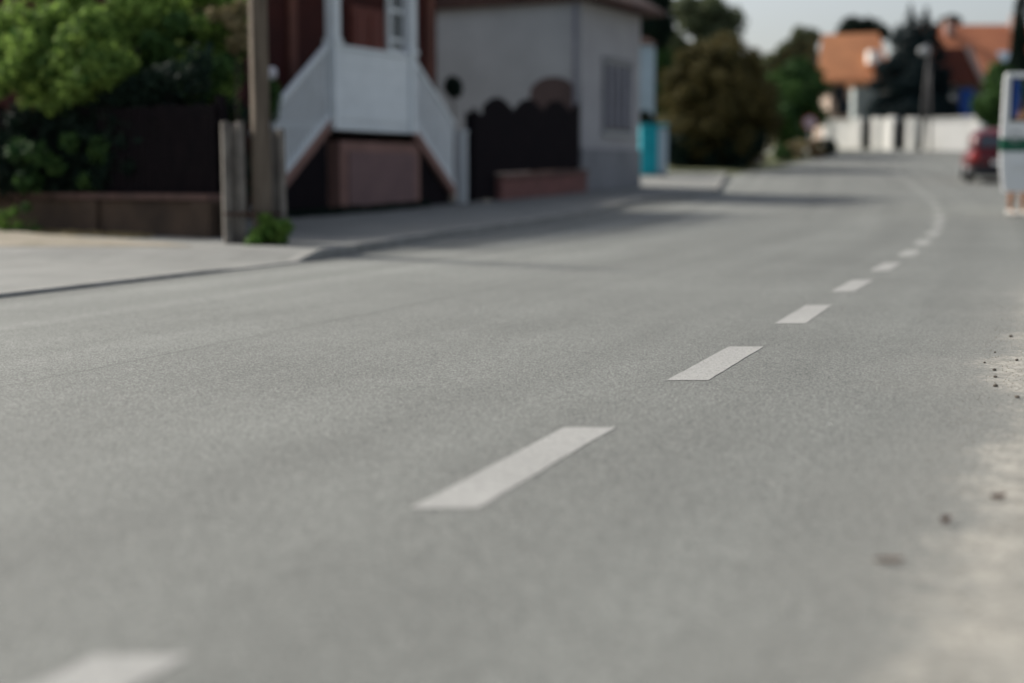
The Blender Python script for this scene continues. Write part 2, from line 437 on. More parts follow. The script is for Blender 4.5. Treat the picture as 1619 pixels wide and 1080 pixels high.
M['darkroof'] = mat('brown_roof', (.10, .055, .045), (.05, .03, .028), 2, .9, .5, 30)
M['glass'] = mat('window_glass', (.03, .04, .05), (.02, .025, .03), 1, .1, spec=.6)
M['teal'] = mat('teal_plastic', (.0, .36, .45), (.0, .30, .38), 2, .5)
M['bluewhite'] = mat('pale_blue_panel', (.42, .52, .60), (.36, .45, .52), 2, .6)
M['metal'] = mat('galvanised', (.35, .36, .37), (.25, .26, .27), 4, .45, metal=.6)
M['black'] = mat('black_rubber', (.02, .02, .02), (.012, .012, .012), 5, .8)
M['bark'] = mat('bark', (.10, .075, .055), (.05, .04, .03), 4, .95, .6, 30, 0, (3, 3, .6))
M['rock'] = mat('grey_rock', (.28, .25, .24), (.17, .15, .14), 6, .95, .6, 30)
def roof_mat(name, c1, c2):
    m = mat(name, c1, c2, .9, .85, 0)
    t = m.node_tree; b = t.nodes['Principled BSDF']; tc = node(t, 'ShaderNodeTexCoord')
    wv = node(t, 'ShaderNodeTexWave'); wv.inputs['Scale'].default_value = 1.4; wv.bands_direction = 'X'; t.links.new(tc.outputs['Object'], wv.inputs['Vector'])
    bp = node(t, 'ShaderNodeBump'); bp.inputs['Strength'].default_value = .6; bp.inputs['Distance'].default_value = .05
    t.links.new(wv.outputs[0], bp.inputs['Height']); t.links.new(bp.outputs[0], b.inputs['Normal']); return m
M['roof_orange'] = roof_mat('orange_tiles', (.72, .31, .14), (.54, .23, .11))
M['roof_rust'] = roof_mat('rust_tiles', (.58, .215, .105), (.44, .16, .085))
M['roof_dark'] = roof_mat('dark_red_tiles', (.17, .05, .035), (.11, .035, .028))
L = {
 'bush': leafmat('shrub_leaves', (.34, .49, .12), (.03, .085, .02), 2.2, .36),
 'weed': leafmat('weed_leaves', (.20, .32, .07), (.06, .15, .03), 6, .35),
 'brown': leafmat('bronze_leaves', (.155, .125, .045), (.05, .05, .022), .9, .2),
 'olive': leafmat('olive_leaves', (.17, .19, .105), (.06, .085, .045), .7, .25),
 'green': leafmat('green_leaves', (.085, .165, .045), (.02, .055, .022), .9, .25),
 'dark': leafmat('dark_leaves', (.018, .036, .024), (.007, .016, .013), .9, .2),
 'blue': leafmat('conifer_needles', (.018, .035, .038), (.008, .017, .02), .8, .1),
 'dry': leafmat('dry_leaves', (.30, .20, .10), (.14, .09, .05), 4, .2),
 'straw': leafmat('straw', (.34, .27, .15), (.18, .16, .08), 4, .2),
}

# ------------------------------------------------------------------ garden wall and dark fence at the left corner
rnd = random.Random(4)
A = V(-3.32, 16.25, 0); B = V(-8.4, 19.9, 0)
wd = (B - A).normalized(); wl = (B - A).length; wa = math.atan2(wd.y, wd.x); wn = V(-wd.y, wd.x, 0)
if wn.y > 0: wn = -wn
gw = thing('garden_wall', 'low brown plaster wall with pinkish capping under the dark picket fence', 'wall')
b = MB(); mid = (A + B) / 2
b.box((mid.x, mid.y, .08 + .20), (wl, .26, .50), wa); b.build('wall_body', M['plaster'], gw, bevel=.01)
b = MB()
for i in range(8):
    c = A.lerp(B, (i + .5) / 8); b.bbox((c.x, c.y, .57), (wl / 8 - .012, .36, .075), wa, .015)
b.build('capping', M['capstone'], gw)
b = MB()
for t in (.03, 2.0, 4.1):
    c = A + wd * (t + .12) + wn * .045; b.bbox((c.x, c.y, .29), (.30, .26, .46), wa, .01)
b.build('pier', M['plaster'], gw)
pf = thing('picket_fence', 'dark timber picket fence standing on the low plaster wall', 'fence')
b = MB()
n = int(wl / .115)
for i in range(n):
    c = A + wd * (.1 + i * .115); h = 1.02 + rnd.uniform(-.015, .015)
    b.box((c.x, c.y, .61 + h / 2), (.085, .022, h), wa)
b.build('pickets', M['darkwood'], pf)
for z in (.80, 1.42):
    c = mid - wn * .035; MB().box((c.x, c.y, z), (wl, .04, .07), wa).build('rail', M['darkwood'], pf)
for t in (.05, 2.1, 4.2, wl - .1):
    c = A + wd * t - wn * .09; MB().box((c.x, c.y, .62 + .55), (.09, .09, 1.1), wa).build('post', M['darkwood'], pf)
# fence along the pavement between the wall corner and the steps
C0 = V(-3.36, 16.45, 0); C1 = S(-1.25, .1); cdn = (C1 - C0).normalized(); cl = (C1 - C0).length; ca = math.atan2(cdn.y, cdn.x)
sf = thing('board_fence', 'dark board fence beside the pavement behind the concrete pole stubs', 'fence')
b = MB(); mm = (C0 + C1) / 2
for i in range(int(cl / .13)):
    c = C0 + cdn * (.1 + i * .13); b.box((c.x, c.y, .85), (.1, .022, 1.5), ca)
b.build('boards', M['darkwood'], sf)
for z in (.45, 1.3): MB().box((mm.x - .04, mm.y, z), (cl, .04, .08), ca).build('rail', M['darkwood'], sf)

# ------------------------------------------------------------------ big shrub behind the fence
shr = thing('lilac_shrub', 'large leafy green shrub bulging over the dark picket fence', 'shrub')
rnd = random.Random(12)
cl_ = []; dk_ = []
def add_clumps(px, py, Y, r, n=5):
    tgt = dk_ if px > 235 and py > 20 else cl_
    c = V(X(px, Y), Y, Z(py, Y))
    for i in range(n):
        (dk_ if tgt is dk_ and i % 2 else cl_).append(((c.x + rnd.gauss(0, r * .5), c.y + rnd.gauss(0, r * .5), c.z + rnd.gauss(0, r * .38)), rnd.uniform(.13, .24)))
for (px, py, Y, r, n) in [(110, 50, 18.2, .42, 9), (150, 30, 18.6, .4, 8), (70, 95, 18.0, .38, 8), (110, 110, 17.7, .42, 9), (165, 85, 17.6, .4, 10), (190, 125, 17.5, .38, 9),
        (60, 130, 17.9, .35, 7), (20, 60, 18.3, .3, 6), (15, 110, 18.3, .35, 6), (220, 35, 18.3, .35, 7), (255, 60, 18.2, .35, 7), (300, 40, 18.8, .4, 7), (340, 60, 18.9, .35, 7), (378, 120, 18.3, .25, 6), (350, 150, 18.3, .3, 6), (385, 60, 18.3, .2, 5), (365, 90, 18.6, .28, 5),
        (300, 100, 18.9, .4, 7), (250, 110, 18.7, .4, 7), (330, 140, 19.0, .4, 6), (200, 165, 18.2, .35, 5), (100, 150, 18.0, .3, 4), 
        (30, 30, 19.5, .2, 0), (200, -20, 18.6, .4, 8), (300, -20, 18.8, .4, 8), (120, -20, 18.6, .4, 8), (370, 20, 18.9, .3, 5)]:
    add_clumps(px, py, Y, r, n)
leaves('foliage', cl_, 20000, .058, L['bush'], shr, 5, .45, .45)
leaves('shade_toned_foliage', dk_, 9000, .056, L['green'], shr, 15, .3, .45)  # right-hand clumps: shade put in as a darker leaf colour
hc_ = []
for (px, py) in ((70, 245), (95, 262), (175, 240), (190, 226), (45, 285), (120, 225), (210, 200), (240, 215), (30, 240), (150, 285)):
    hc_.append(((X(px, 17.5), 17.5 + rnd.uniform(-.1, .3), Z(py, 17.5)), rnd.uniform(.12, .22)))
sc_ = []
for i in range(110):
    px = rnd.uniform(-40, 330); py = rnd.uniform(175, 300) - max(0, px - 150) * .45
    Yc = 16.95 + (355 - px) / 355 * 1.6 + rnd.uniform(-.1, .1); Yc = max(Yc - .25, 16.4)
    sc_.append(((X(px, Yc), Yc, Z(py, Yc)), rnd.uniform(.14, .24)))
leaves('overhanging_foliage', sc_, 12000, .055, L['dark'], shr, 8, .15, .45)  # same shrub in near-black leaves, its shade over the fence painted in
leaves('hanging_foliage', hc_, 1500, .055, L['green'], shr, 7, .1, .45)
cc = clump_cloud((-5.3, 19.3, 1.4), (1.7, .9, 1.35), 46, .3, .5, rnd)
leaves('shaded_foliage', cc, 16000, .06, L['dark'], shr, 6, .3, .5)  # core of the shrub, shade carried by the dark leaf colour
b = MB()
for i in range(9):
    x = -5.3 + rnd.uniform(-.5, .5); y = 19.1 + rnd.uniform(-.3, .3)
    b.tube([(x, y, .05), (x + rnd.uniform(-.3, .3), y + .1, 1.0), (x + rnd.uniform(-1.1, 1.1), y - rnd.uniform(0, 1), 2.3 + rnd.uniform(0, .6))], [.05, .035, .012], 7)
b.build('stem', M['bark'], shr, True)
b = MB()
M['petal'] = mat('mauve_petals', (.36, .20, .34), (.25, .13, .24), 20, .7)
for (px, py) in ((365, 103), (368, 108), (78, 52)):
    Yq = 18.15; b.ball((X(px, Yq), Yq, Z(py, Yq)), .04, 8, 5)
b.build('blossom', M['petal'], shr, True)
# shrub with yellow leaves beside the pole
ys = thing('flowering_shrub', 'yellow green shrub tips beside the top of the timber pole', 'shrub')
cy = [((X(px, 18) , 18, Z(py, 18)), r) for (px, py, r) in ((385, 45, .14), (372, 30, .12), (392, 20, .12), (350, 30, .1), (395, 70, .14), (380, 75, .12))]
leaves('foliage', cy, 900, .05, L['straw'], ys, 9, .2, .5)
b = MB(); b.tube([(X(385, 18), 18.05, .1), (X(380, 18), 18.0, 1.4), (X(385, 18), 18, Z(45, 18))], [.03, .02, .008]); b.build('stem', M['bark'], ys, True)
# standard rose with one white bloom
ro = thing('rose_bush', 'slim rose with one white bloom just beside the timber pole', 'plant')
Yr = 20.0; rx = X(436, Yr)
leaves('foliage', [((rx, Yr, Z(150, Yr)), (.14, .14, .22)), ((rx, Yr, Z(175, Yr)), (.12, .12, .2))], 900, .035, L['green'], ro, 10, .1)
MB().tube([(rx, Yr, .05), (rx + .02, Yr, 1.0), (rx, Yr, Z(130, Yr))], [.02, .015, .008]).build('stem', M['bark'], ro, True)
M['rose'] = mat('white_petals', (.75, .73, .78), (.6, .58, .64), 30, .6)
b = MB()
for i in range(9):
    a = i * 2.4; b.ball((rx + .035 * math.cos(a), Yr - .03 + .03 * math.sin(a), Z(121, Yr) + .035 * math.sin(a * 1.7)), (.05, .04, .065), 8, 6)
b.build('blossom', M['rose'], ro, True)

# ------------------------------------------------------------------ timber pole on two concrete stubs
pl = thing('utility_pole', 'weathered square timber pole bolted between two concrete stubs', 'pole')
px_, py_ = X(418.5, 15), 15.0
pb_ = MB(); lps = []
PA = math.radians(24)
for z, h_ in ((0, .086), (1.2, .084), (2.4, .081), (3.28, .079), (3.34, .06)):
    l_ = []
    for (ux, uy) in ((-1, -.82), (-.82, -1), (.82, -1), (1, -.82), (1, .82), (.82, 1), (-.82, 1), (-1, .82)):
        wob = .003 * math.sin(z * 5 + ux * 3 + uy)
        x_, y_ = ux * h_ + wob, uy * h_ + wob
        l_.append((px_ - z * .004 + x_ * math.cos(PA) - y_ * math.sin(PA), py_ + x_ * math.sin(PA) + y_ * math.cos(PA), z))
    lps.append(l_)
pb_.loft(lps).build('pole', M['polewood'], pl)
def stub(xc, w, z1, dep=.2, yo=0):
    b = MB()
    # channel shaped stub: two flanges and a recessed web
    b.bbox((xc - w / 2 + .035, py_ + yo, z1 / 2), (.07, dep, z1), math.radians(16), .008)
    b.bbox((xc + w / 2 - .035, py_ + yo, z1 / 2), (.07, dep, z1), math.radians(16), .008)
    b.bbox((xc, py_ + yo + .02, z1 / 2 - .01), (w - .1, dep * .4, z1 - .03), 0, .006)
    return b
stub(X(374, 15), .23, Z(194, 15)).build('concrete_stub', M['concrete'], pl)
stub(X(439, 15.1), .21, Z(205, 15), .18, .1).build('concrete_stub', M['concrete'], pl)
MB().bbox((X(406, 15), py_ - .118, .42), (.6, .014, .035), 0, .003).build('iron_band', mat('rusty_iron', (.09, .05, .035), (.05, .03, .025), 20, .8), pl)
wp = thing('leafy_weed', 'bright green leafy weed growing at the foot of the timber pole', 'plant')
wr = random.Random(3); wx = X(432, 14.75)
wc = [((wx + wr.gauss(0, .1), 14.75 + wr.gauss(0, .07), .10 + abs(wr.gauss(.1, .09))), wr.uniform(.05, .1)) for i in range(16)]
leaves('foliage', wc, 1500, .034, L['weed'], wp, 3, .2)
b = MB()
for i in range(7): b.tube([(wx, 14.75, .06), (wx + wr.gauss(0, .1), 14.75 + wr.gauss(0, .07), .25)], [.008, .003], 5)
b.build('stem', L['weed'], wp)

# weeds and dry litter by the wall
litter = MB()
lr = np.random.default_rng(8)
cw = [((-4.3 - i * .22, 16.75 + i * .16 - .25 + lr.normal() * .08, .11), (.2, .26, .05)) for i in range(20)]
o = leaves('dry_leaf_litter', cw, 7500, .03, L['straw'], None, 31, 0, .5); tag(o, 'dry brown leaves and grass gathered along the foot of the low wall', 'leaf litter', kind='stuff')
for i, (px, py, lab) in enumerate(((12, 345, 'green weed tuft against the low wall at the very corner of the view'), (46, 335, 'thin tall weed on the sandy verge against the low wall'))):
    t_ = thing('weed', lab, 'plant'); Yw = 17.6 - .2 * i; xw = X(px, Yw)
    cw = [((xw + lr.normal() * .09, Yw + lr.normal() * .05, .1 + abs(lr.normal()) * .13), .07) for k in range(10 - 4 * i)]
    leaves('foliage', cw, 500, .03, L['weed'] if i == 0 else L['green'], t_, 40 + i, .1)
    b = MB()
    for k in range(5): b.tube([(xw, Yw, .06), (xw + lr.normal() * .07, Yw, .32)], [.006, .002], 5)
    b.build('stem', L['weed'], t_)
MB()

# ------------------------------------------------------------------ red house with porch
RZ = .2
h1 = thing('red_house', 'dark red plastered house behind the white porch steps', 'house')
def wallbox(b, t0, t1, o0, o1, z0, z1):
    b.prism([S(t0, o0, z0), S(t1, o0, z0), S(t1, o1, z0), S(t0, o1, z0)], [S(t0, o0, z1), S(t1, o0, z1), S(t1, o1, z1), S(t0, o1, z1)]); return b
T0, T1, F = -1.6, 6.85, 1.35
def tpx(px, o):     # distance along the frontage line where a pixel column meets it
    r = (px - 809.5) / FPX; a = O0 + N * o
    return (r * a.y - a.x) / (U.x - r * U.y)
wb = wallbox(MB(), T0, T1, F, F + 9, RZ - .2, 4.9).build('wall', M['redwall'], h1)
# roof: eaves then hip
b = MB()
e = .55
base = [S(T0 - e, F - e, 4.9), S(T1 + e * .4, F - e, 4.9), S(T1 + e * .4, F + 9 + e, 4.9), S(T0 - e, F + 9 + e, 4.9)]
b.prism([p - V(0, 0, .12) for p in base], base)
rd = [S(T0 + 2.2, F + 4.5, 7.6), S(T1 - 2.2, F + 4.5, 7.6)]
up = [p + V(0, 0, .003) for p in base]
b.add(up + rd, [(0, 1, 5, 4), (1, 2, 5), (2, 3, 4, 5), (3, 0, 4)])
b.build('roof', M['darkroof'], h1)
# pilasters of brown painted timber
for px in (380, 466, 680):
    t = tpx(px, F); b = MB(); wallbox(b, t - .11, t + .11, F - .06, F - .001, RZ, 4.75); b.build('pilaster', M['brownpaint'], h1)
# door and window over the landing
LZ = 1.72
ta, tb = tpx(556, F), tpx(609, F)
dr = wallbox(MB(), ta, tb, F - .05, F - .001, LZ, LZ + 2.15).build('door', M['door'], h1)
b = MB()
for k in range(2):
    for q in range(2):
        t0 = ta + (tb - ta) * (.08 + .48 * k); t1 = t0 + (tb - ta) * .36
        wallbox(b, t0, t1, F - .07, F - .051, LZ + .15 + q * 1.05, LZ + .95 + q * 1.05)
b.build('door_panel', M['door'], dr)
tm = tb - .1; c = S(tm, F - .1, LZ + 1.0); MB().ball(tuple(c), .03, 10, 6).build('handle', M['metal'], dr, True)
wa0, wa1 = tpx(613, F), tpx(641, F)
wz0, wz1 = Z(88, 27.2), Z(88, 27.2) + 1.5
fr = MB()
wallbox(fr, wa0, wa0 + .09, F - .07, F - .002, wz0, wz1); wallbox(fr, wa1 - .09, wa1, F - .07, F - .002, wz0, wz1)
for zz in (wz0, wz0 + .2, (wz0 + wz1) / 2, wz1 - .08): wallbox(fr, wa0 + .09, wa1 - .09, F - .068, F - .004, zz, zz + .07)
wf = fr.build('window', M['white'], h1)
wallbox(MB(), wa0 + .05, wa1 - .05, F - .03, F - .006, wz0, wz1).build('pane', M['glass'], wf)

# porch / double staircase
po = thing('porch_staircase', 'white railed double staircase with boarded landing parapet and pink stucco base', 'staircase')
tl, tr = 1.22, 3.62                  # landing from tl to tr
g0 = zt(24) + .09
# landing slab
wallbox(MB(), tl - .02, tr + .02, .0, F - .06, LZ - .16, LZ).build('landing', M['white'], po, bevel=.01)
# boarded parapet
par_t, par_b = 2.92, LZ + .0
b = MB()
nb = 4; H = (par_t - par_b - .06) / nb
for i in range(nb): wallbox(b, tl + .12, tr - .1, -.02, .03, par_b + i * H + .012, par_b + (i + 1) * H - .012)
wallbox(b, tl + .12, tr - .1, -.005, .015, par_b, par_t - .07)
b.build('parapet_boards', M['white'], po)
wallbox(MB(), tl + .12, tr - .1, -.045, .055, par_t - .065, par_t).build('cap_rail', M['white'], po, bevel=.008)
for t in (tl + .02, tr):
    b = MB(); wallbox(b, t - .09, t + .09, -.07, .11, LZ - .16, 4.78); wallbox(b, t - .12, t + .12, -.10, .14, par_t, par_t + .08)
    b.build('post', M['white'], po, bevel=.008)
# base block under the landing
bb = MB(); wallbox(bb, tl + .28, tr + .42, .08, .8, g0 - .1, LZ - .33); base_o = bb.build('base_block', M['pinkstucco'], po, bevel=.015)
MB_ = MB(); wallbox(MB_, tl + .48, tr + .22, .045, .079, g0 + .05, LZ - .5); MB_.build('base_panel', M['purplestucco'], base_o, bevel=.008)
# near-black block standing in for the shade under the landing
wallbox(MB(), tl - .1, tr + .3, .82, F - .07, g0 - .1, LZ - .17).build('landing_shade', M['darkwood'], po)
def flight(ta, za, tb, zb, n, name):
    """steps from (ta,za) high to (tb,zb) low, pink stringer and white railing"""
    s = 1 if tb > ta else -1
    b = MB()
    for i in range(n):
        f0 = i / n; f1 = (i + 1) / n
        z = za + (zb - za) * f1; t0 = ta + (tb - ta) * f0; t1 = ta + (tb - ta) * f1
        wallbox(b, min(t0, t1), max(t0, t1), .12, F - .1, z - .05, z + .02)
        b.prism([S(t1 - s * .02, .12, z - .3 + .1), S(t1, .12, z - .2), S(t1, F - .1, z - .2), S(t1 - s * .02, F - .1, z - .2)], [S(t1 - s * .02, .12, z - .051), S(t1, .12, z - .051), S(t1, F - .1, z - .051), S(t1 - s * .02, F - .1, z - .051)])
    b.build('steps', M['plaster'], po)
    gl_ = .12
    MB().prism([S(ta, .101, gl_), S(tb, .101, gl_ + .1), S(tb, .101, max(zb - .25, gl_ + .12)), S(ta, .101, za - .25)], [S(ta, .118, gl_), S(tb, .118, gl_ + .1), S(tb, .118, max(zb - .25, gl_ + .12)), S(ta, .118, za - .25)]).build('shade_infill', M['darkwood'], po)  # dark panel put in as the shade below the flight
    b = MB(); lo = -.21; hi = .0
    b.prism([S(ta, .02, za + lo), S(tb, .02, zb + lo), S(tb, .1, zb + lo), S(ta, .1, za + lo)], [S(ta, .02, za + hi), S(tb, .02, zb + hi), S(tb, .1, zb + hi), S(ta, .1, za + hi)])
    b.build('stringer', M['pinkstucco'], po)
    r = MB(); nb = int(abs(tb - ta) / .105)
    for i in range(nb):
        f_ = (i + .5) / nb; t = ta + (tb - ta) * f_; z = za + (zb - za) * f_
        wallbox(r, t - .026, t + .026, .045, .07, z + .03, z + 1.12)
    rl = r.build('balusters', M['white'], po)
    h = MB()
    for (a_, c_) in ((1.12, 1.2), (.0, .08)):
        h.prism([S(ta, .02, za + a_), S(tb, .02, zb + a_), S(tb, .1, zb + a_), S(ta, .1, za + a_)], [S(ta, .02, za + c_), S(tb, .02, zb + c_), S(tb, .1, zb + c_), S(ta, .1, za + c_)])
    h.build('handrail', M['white'], po)
flight(tl - .08, LZ + .02, -.85, .28, 8, 'a')
flight(tr + .1, LZ + .02, 5.22, .62, 6, 'b')
# low planting along the foot of the base
gr_ = np.random.default_rng(77)
cw = [(tuple(S(-.4 + i * .13 + gr_.normal() * .03, -.08 + gr_.normal() * .05, zt(S(-.4 + i * .13).y) + .13)), (.13, .13, .08)) for i in range(34)]
tag(leaves('ground_cover', cw, 6000, .035, L['dark'], None, 78, .1), 'dark green ground cover along the foot of the stair base', 'ground cover', kind='stuff')
# gate post at the end of the steps
gp = thing('gate_post', 'square white gate post between the right stair and the dark wavy fence', 'post')
c = S(6.0, .0); gz = zt(c.y) + .08
c1 = (X(734, c.y), c.y)
MB().bbox((c1[0], c1[1], gz + .66), (.25, .22, 1.32), ANG, .01).build('shaft', M['white'], gp)
MB().bbox((c1[0], c1[1], gz + 1.35), (.30, .27, .06), ANG, .01).build('cap', M['white'], gp)
# topiary
tp = thing('topiary_tree', 'small ball topiary on a thin stem behind the right stair rail', 'tree')
Yt = 28.5; tx = X(718, Yt); tz = Z(141, Yt)
rt = random.Random(2)
leaves('crown', [((tx, Yt, tz), .19), ((tx, Yt, tz + .05), .17), ((tx + .02, Yt, tz - .06), .17), ((tx - .03, Yt, tz + .1), .12)], 1800, .04, L['dark'], tp, 11, .2)
MB().tube([(tx, Yt, .3), (tx + .01, Yt, 1.2), (tx, Yt, tz)], [.03, .022, .015]).build('trunk', M['bark'], tp, True)

# ------------------------------------------------------------------ wavy dark fence on its brick base
FA = V(X(748, 27.3), 27.3, 0); FB = V(X(914, 32.1), 32.1, 0); fd = (FB - FA).normalized(); fl = (FB - FA).length; fa = math.atan2(fd.y, fd.x)
wf_ = thing('wavy_fence', 'dark brown board fence with scalloped top between white post and grey house', 'fence')
def ftop(s):
    zb = zt(FA.y + fd.y * s)
    per = fl / 3.6
    return zb + 1.86 + .24 * abs(math.sin(math.pi * (s - .35) / per)) - (.12 if s < .5 else 0)
b = MB(); nb = int(fl / .11)
for i in range(nb):
    s = .06 + i * fl / nb; c = FA + fd * s; zb = zt(c.y) + .08
    z0 = zb + (.04 if s < .95 else .55); z1 = ftop(s)
    b.box((c.x, c.y, (z0 + z1) / 2), (.108, .03, z1 - z0), fa)
b.build('boards', M['darkwood'], wf_)
for s in (.02, .97, fl / 2 + .4, fl - .05):
    c = FA + fd * s; nn = V(-fd.y, fd.x, 0); c += nn * .09; zb = zt(c.y)
    MB().box((c.x, c.y, zb + .9), (.1, .1, 1.8), fa).build('post', M['darkwood'], wf_)
for q in (.75, 1.5):
    b = MB(); p = FA - V(-fd.y, fd.x, 0) * -.035
    b.prism([p + V(0, 0, zt(FA.y) + q), p + fd * fl + V(0, 0, zt(FB.y) + q), p + fd * fl + V(-fd.y, fd.x, 0) * .04 + V(0, 0, zt(FB.y) + q), p + V(-fd.y, fd.x, 0) * .04 + V(0, 0, zt(FA.y) + q)],
            [p + V(0, 0, zt(FA.y) + q + .08), p + fd * fl + V(0, 0, zt(FB.y) + q + .08), p + fd * fl + V(-fd.y, fd.x, 0) * .04 + V(0, 0, zt(FB.y) + q + .08), p + V(-fd.y, fd.x, 0) * .04 + V(0, 0, zt(FA.y) + q + .08)])
    b.build('rail', M['darkwood'], wf_)
bw = thing('brick_base', 'low pink brick base wall with capping beneath the scalloped fence', 'wall')
p0 = FA + fd * 1.0; p1 = FA + fd * (fl + .15); nn = V(-fd.y, fd.x, 0)
def slab(p0, p1, w0, w1, za, zb, name, m, par):
    q0, q1 = zt(p0.y) + .08, zt(p1.y) + .08
    l0 = [p0 + nn * w0 + V(0, 0, q0 + za), p1 + nn * w0 + V(0, 0, q1 + za), p1 + nn * w1 + V(0, 0, q1 + za), p0 + nn * w1 + V(0, 0, q0 + za)]
    l1 = [p0 + nn * w0 + V(0, 0, q0 + zb), p1 + nn * w0 + V(0, 0, q1 + zb), p1 + nn * w1 + V(0, 0, q1 + zb), p0 + nn * w1 + V(0, 0, q0 + zb)]
    return MB().prism(l0, l1).build(name, m, par, bevel=.008)
slab(p0, p1, -.14, .12, -.1, .42, 'base', mat('pink_brick', (.22, .10, .09), (.13, .065, .06), 5, .9, .5, 30), bw)
slab(p0, p1, -.18, .16, .421, .52, 'capping', M['capstone'], bw)

# ------------------------------------------------------------------ grey house
h2 = thing('grey_house', 'grey rendered house with slate shutters and blue grey plinth', 'house')
B0 = V(X(916, 32.2), 32.2, 0); LH = 3.5
def Q(t, o, z): 
    p = B0 + U * t + N * o; p.z = z; return p
def qbox(t0, t1, o0, o1, z0, z1, b=None):
    b = b or MB(); b.prism([Q(t0, o0, z0), Q(t1, o0, z0), Q(t1, o1, z0), Q(t0, o1, z0)], [Q(t0, o0, z1), Q(t1, o0, z1), Q(t1, o1, z1), Q(t0, o1, z1)]); return b
EZ = 4.78
qbox(0, LH, 0.02, 8.5, .2, EZ).build('wall', M['greywall'], h2)
qbox(-.003, LH + .003, -.012, .02, 1.45, EZ - .01).build('street_render', M['greyside'], h2)
qbox(-.02, LH + .02, -.05, .03, .25, 1.45).build('plinth', M['plinth'], h2)
b = MB(); ridge = EZ + 2.9
bs = [Q(-.18, -.55, EZ), Q(LH + .3, -.55, EZ), Q(LH + .3, 9.0, EZ), Q(-.18, 9.0, EZ)]
b.prism([p - V(0, 0, .1) for p in bs], bs)
bs2 = [p + V(0, 0, .003) for p in bs]
b.add(bs2 + [Q(-.18, 4.2, ridge), Q(LH + .3, 4.2, ridge)], [(0, 1, 5, 4), (2, 3, 4, 5), (1, 2, 5), (3, 0, 4)])
rf = b.build('roof', M['darkroof'], h2)
# shuttered window on the street side
def qpx(px): 
    r = (px - 809.5) / FPX; return (r * B0.y - B0.x) / (U.x - r * U.y)
w0, w1 = qpx(951), qpx(993); z0, z1 = Z(208, 33.8), Z(104, 33.8)
sh = qbox(w0, w1, -.035, -.013, z0, z1).build('window', M['glass'], h2)
b = MB(); n = 4
for i in range(n):
    a = w0 + (w1 - w0) * i / n; qbox(a + .07, a + (w1 - w0) / n - .07, -.06, -.036, z0 + .05, z1 - .05, b)
b.build('shutter', M['shutter'], sh)
fr = MB(); qbox(w0 - .07, w0, -.05, -.013, z0 - .06, z1 + .06, fr); qbox(w1, w1 + .07, -.05, -.013, z0 - .06, z1 + .06, fr)
qbox(w0 - .07, w1 + .07, -.05, -.013, z1 + .061, z1 + .12, fr); fr.build('frame', M['plinth'], sh)
qbox(w0 - .12, w1 + .12, -.12, -.013, z0 - .12, z0 - .061).build('sill', M['greywall'], sh)
# downpipe at the corner
MB().tube([Q(-.09, .1, .6), Q(-.09, .1, 2.5), Q(-.09, .1, EZ - .15)], .05, 10).build('downpipe', M['shutter'], h2, True)
# arched opening low in the gable
cx_t = None
r = (873 - 809.5) / FPX; d_ = (r * B0.y - B0.x) / (N.x - r * N.y)   # along N from the corner
hwid = abs((835 - 873) / FPX * 33)
zc = Z(150, 32.6); arch = []
pts = [(-hwid, .8)] + [(-hwid * math.cos(math.pi * i / 12), zc + .36 * math.sin(math.pi * i / 12)) for i in range(13)] + [(hwid, .8)]
l0 = [Q(-.03, d_ + a, z) for a, z in pts]; l1 = [Q(-.004, d_ + a, z) for a, z in pts]
MB().prism(l0, l1).build('arched_door', mat('brown_door', (.12, .085, .08), (.09, .065, .06), 3, .8), h2)

# ------------------------------------------------------------------ beyond the grey house
YB = 42.0
ob = thing('pale_outbuilding', 'pale blue narrow outbuilding just past the corner of the grey house', 'building')
MB().bbox((X(1014, 47), 47.4, zt(47) + 2.0), (.62, .7, 4.2), .2, .02).build('wall', M['bluewhite'], ob)
MB().prism([V(X(1014, 47) - .42, 46.9, zt(47) + 4.1), V(X(1014, 47) + .42, 46.9, zt(47) + 4.1), V(X(1014, 47) + .42, 47.9, zt(47) + 4.1), V(X(1014, 47) - .42, 47.9, zt(47) + 4.1)],
           [V(X(1014, 47) - .1, 47.2, zt(47) + 4.35), V(X(1014, 47) + .1, 47.2, zt(47) + 4.35), V(X(1014, 47) + .1, 47.6, zt(47) + 4.35), V(X(1014, 47) - .1, 47.6, zt(47) + 4.35)]).build('roof', M['darkroof'], ob)
tb_ = thing('recycling_container', 'tall turquoise container with pale side beside the grey house', 'container')
zb = zt(YB) + .07; hc = Z(200, YB) - zb; x0, x1 = X(1009, YB), X(1035, YB); x2 = X(1050, YB)
MB().bbox(((x0 + x1) / 2, YB, zb + .06 + hc / 2 - .06), (x1 - x0, .8, hc - .1), 0, .03, 3).build('body', M['teal'], tb_)
MB().bbox(((x1 + x2) / 2 + .004, YB + .03, zb + .06 + hc / 2 - .08), (x2 - x1, .74, hc - .14), 0, .02).build('side_panel', M['bluewhite'], tb_)
MB().bbox(((x0 + x2) / 2, YB, zb + hc), (x2 - x0 + .04, .86, .07), 0, .02).build('lid', M['teal'], tb_)
for xx in (x0 + .1, x2 - .1): MB().tube([(xx - .03, YB - .3, zb + .06), (xx + .03, YB - .3, zb + .06)], .06, 12).build('wheel', M['black'], tb_)

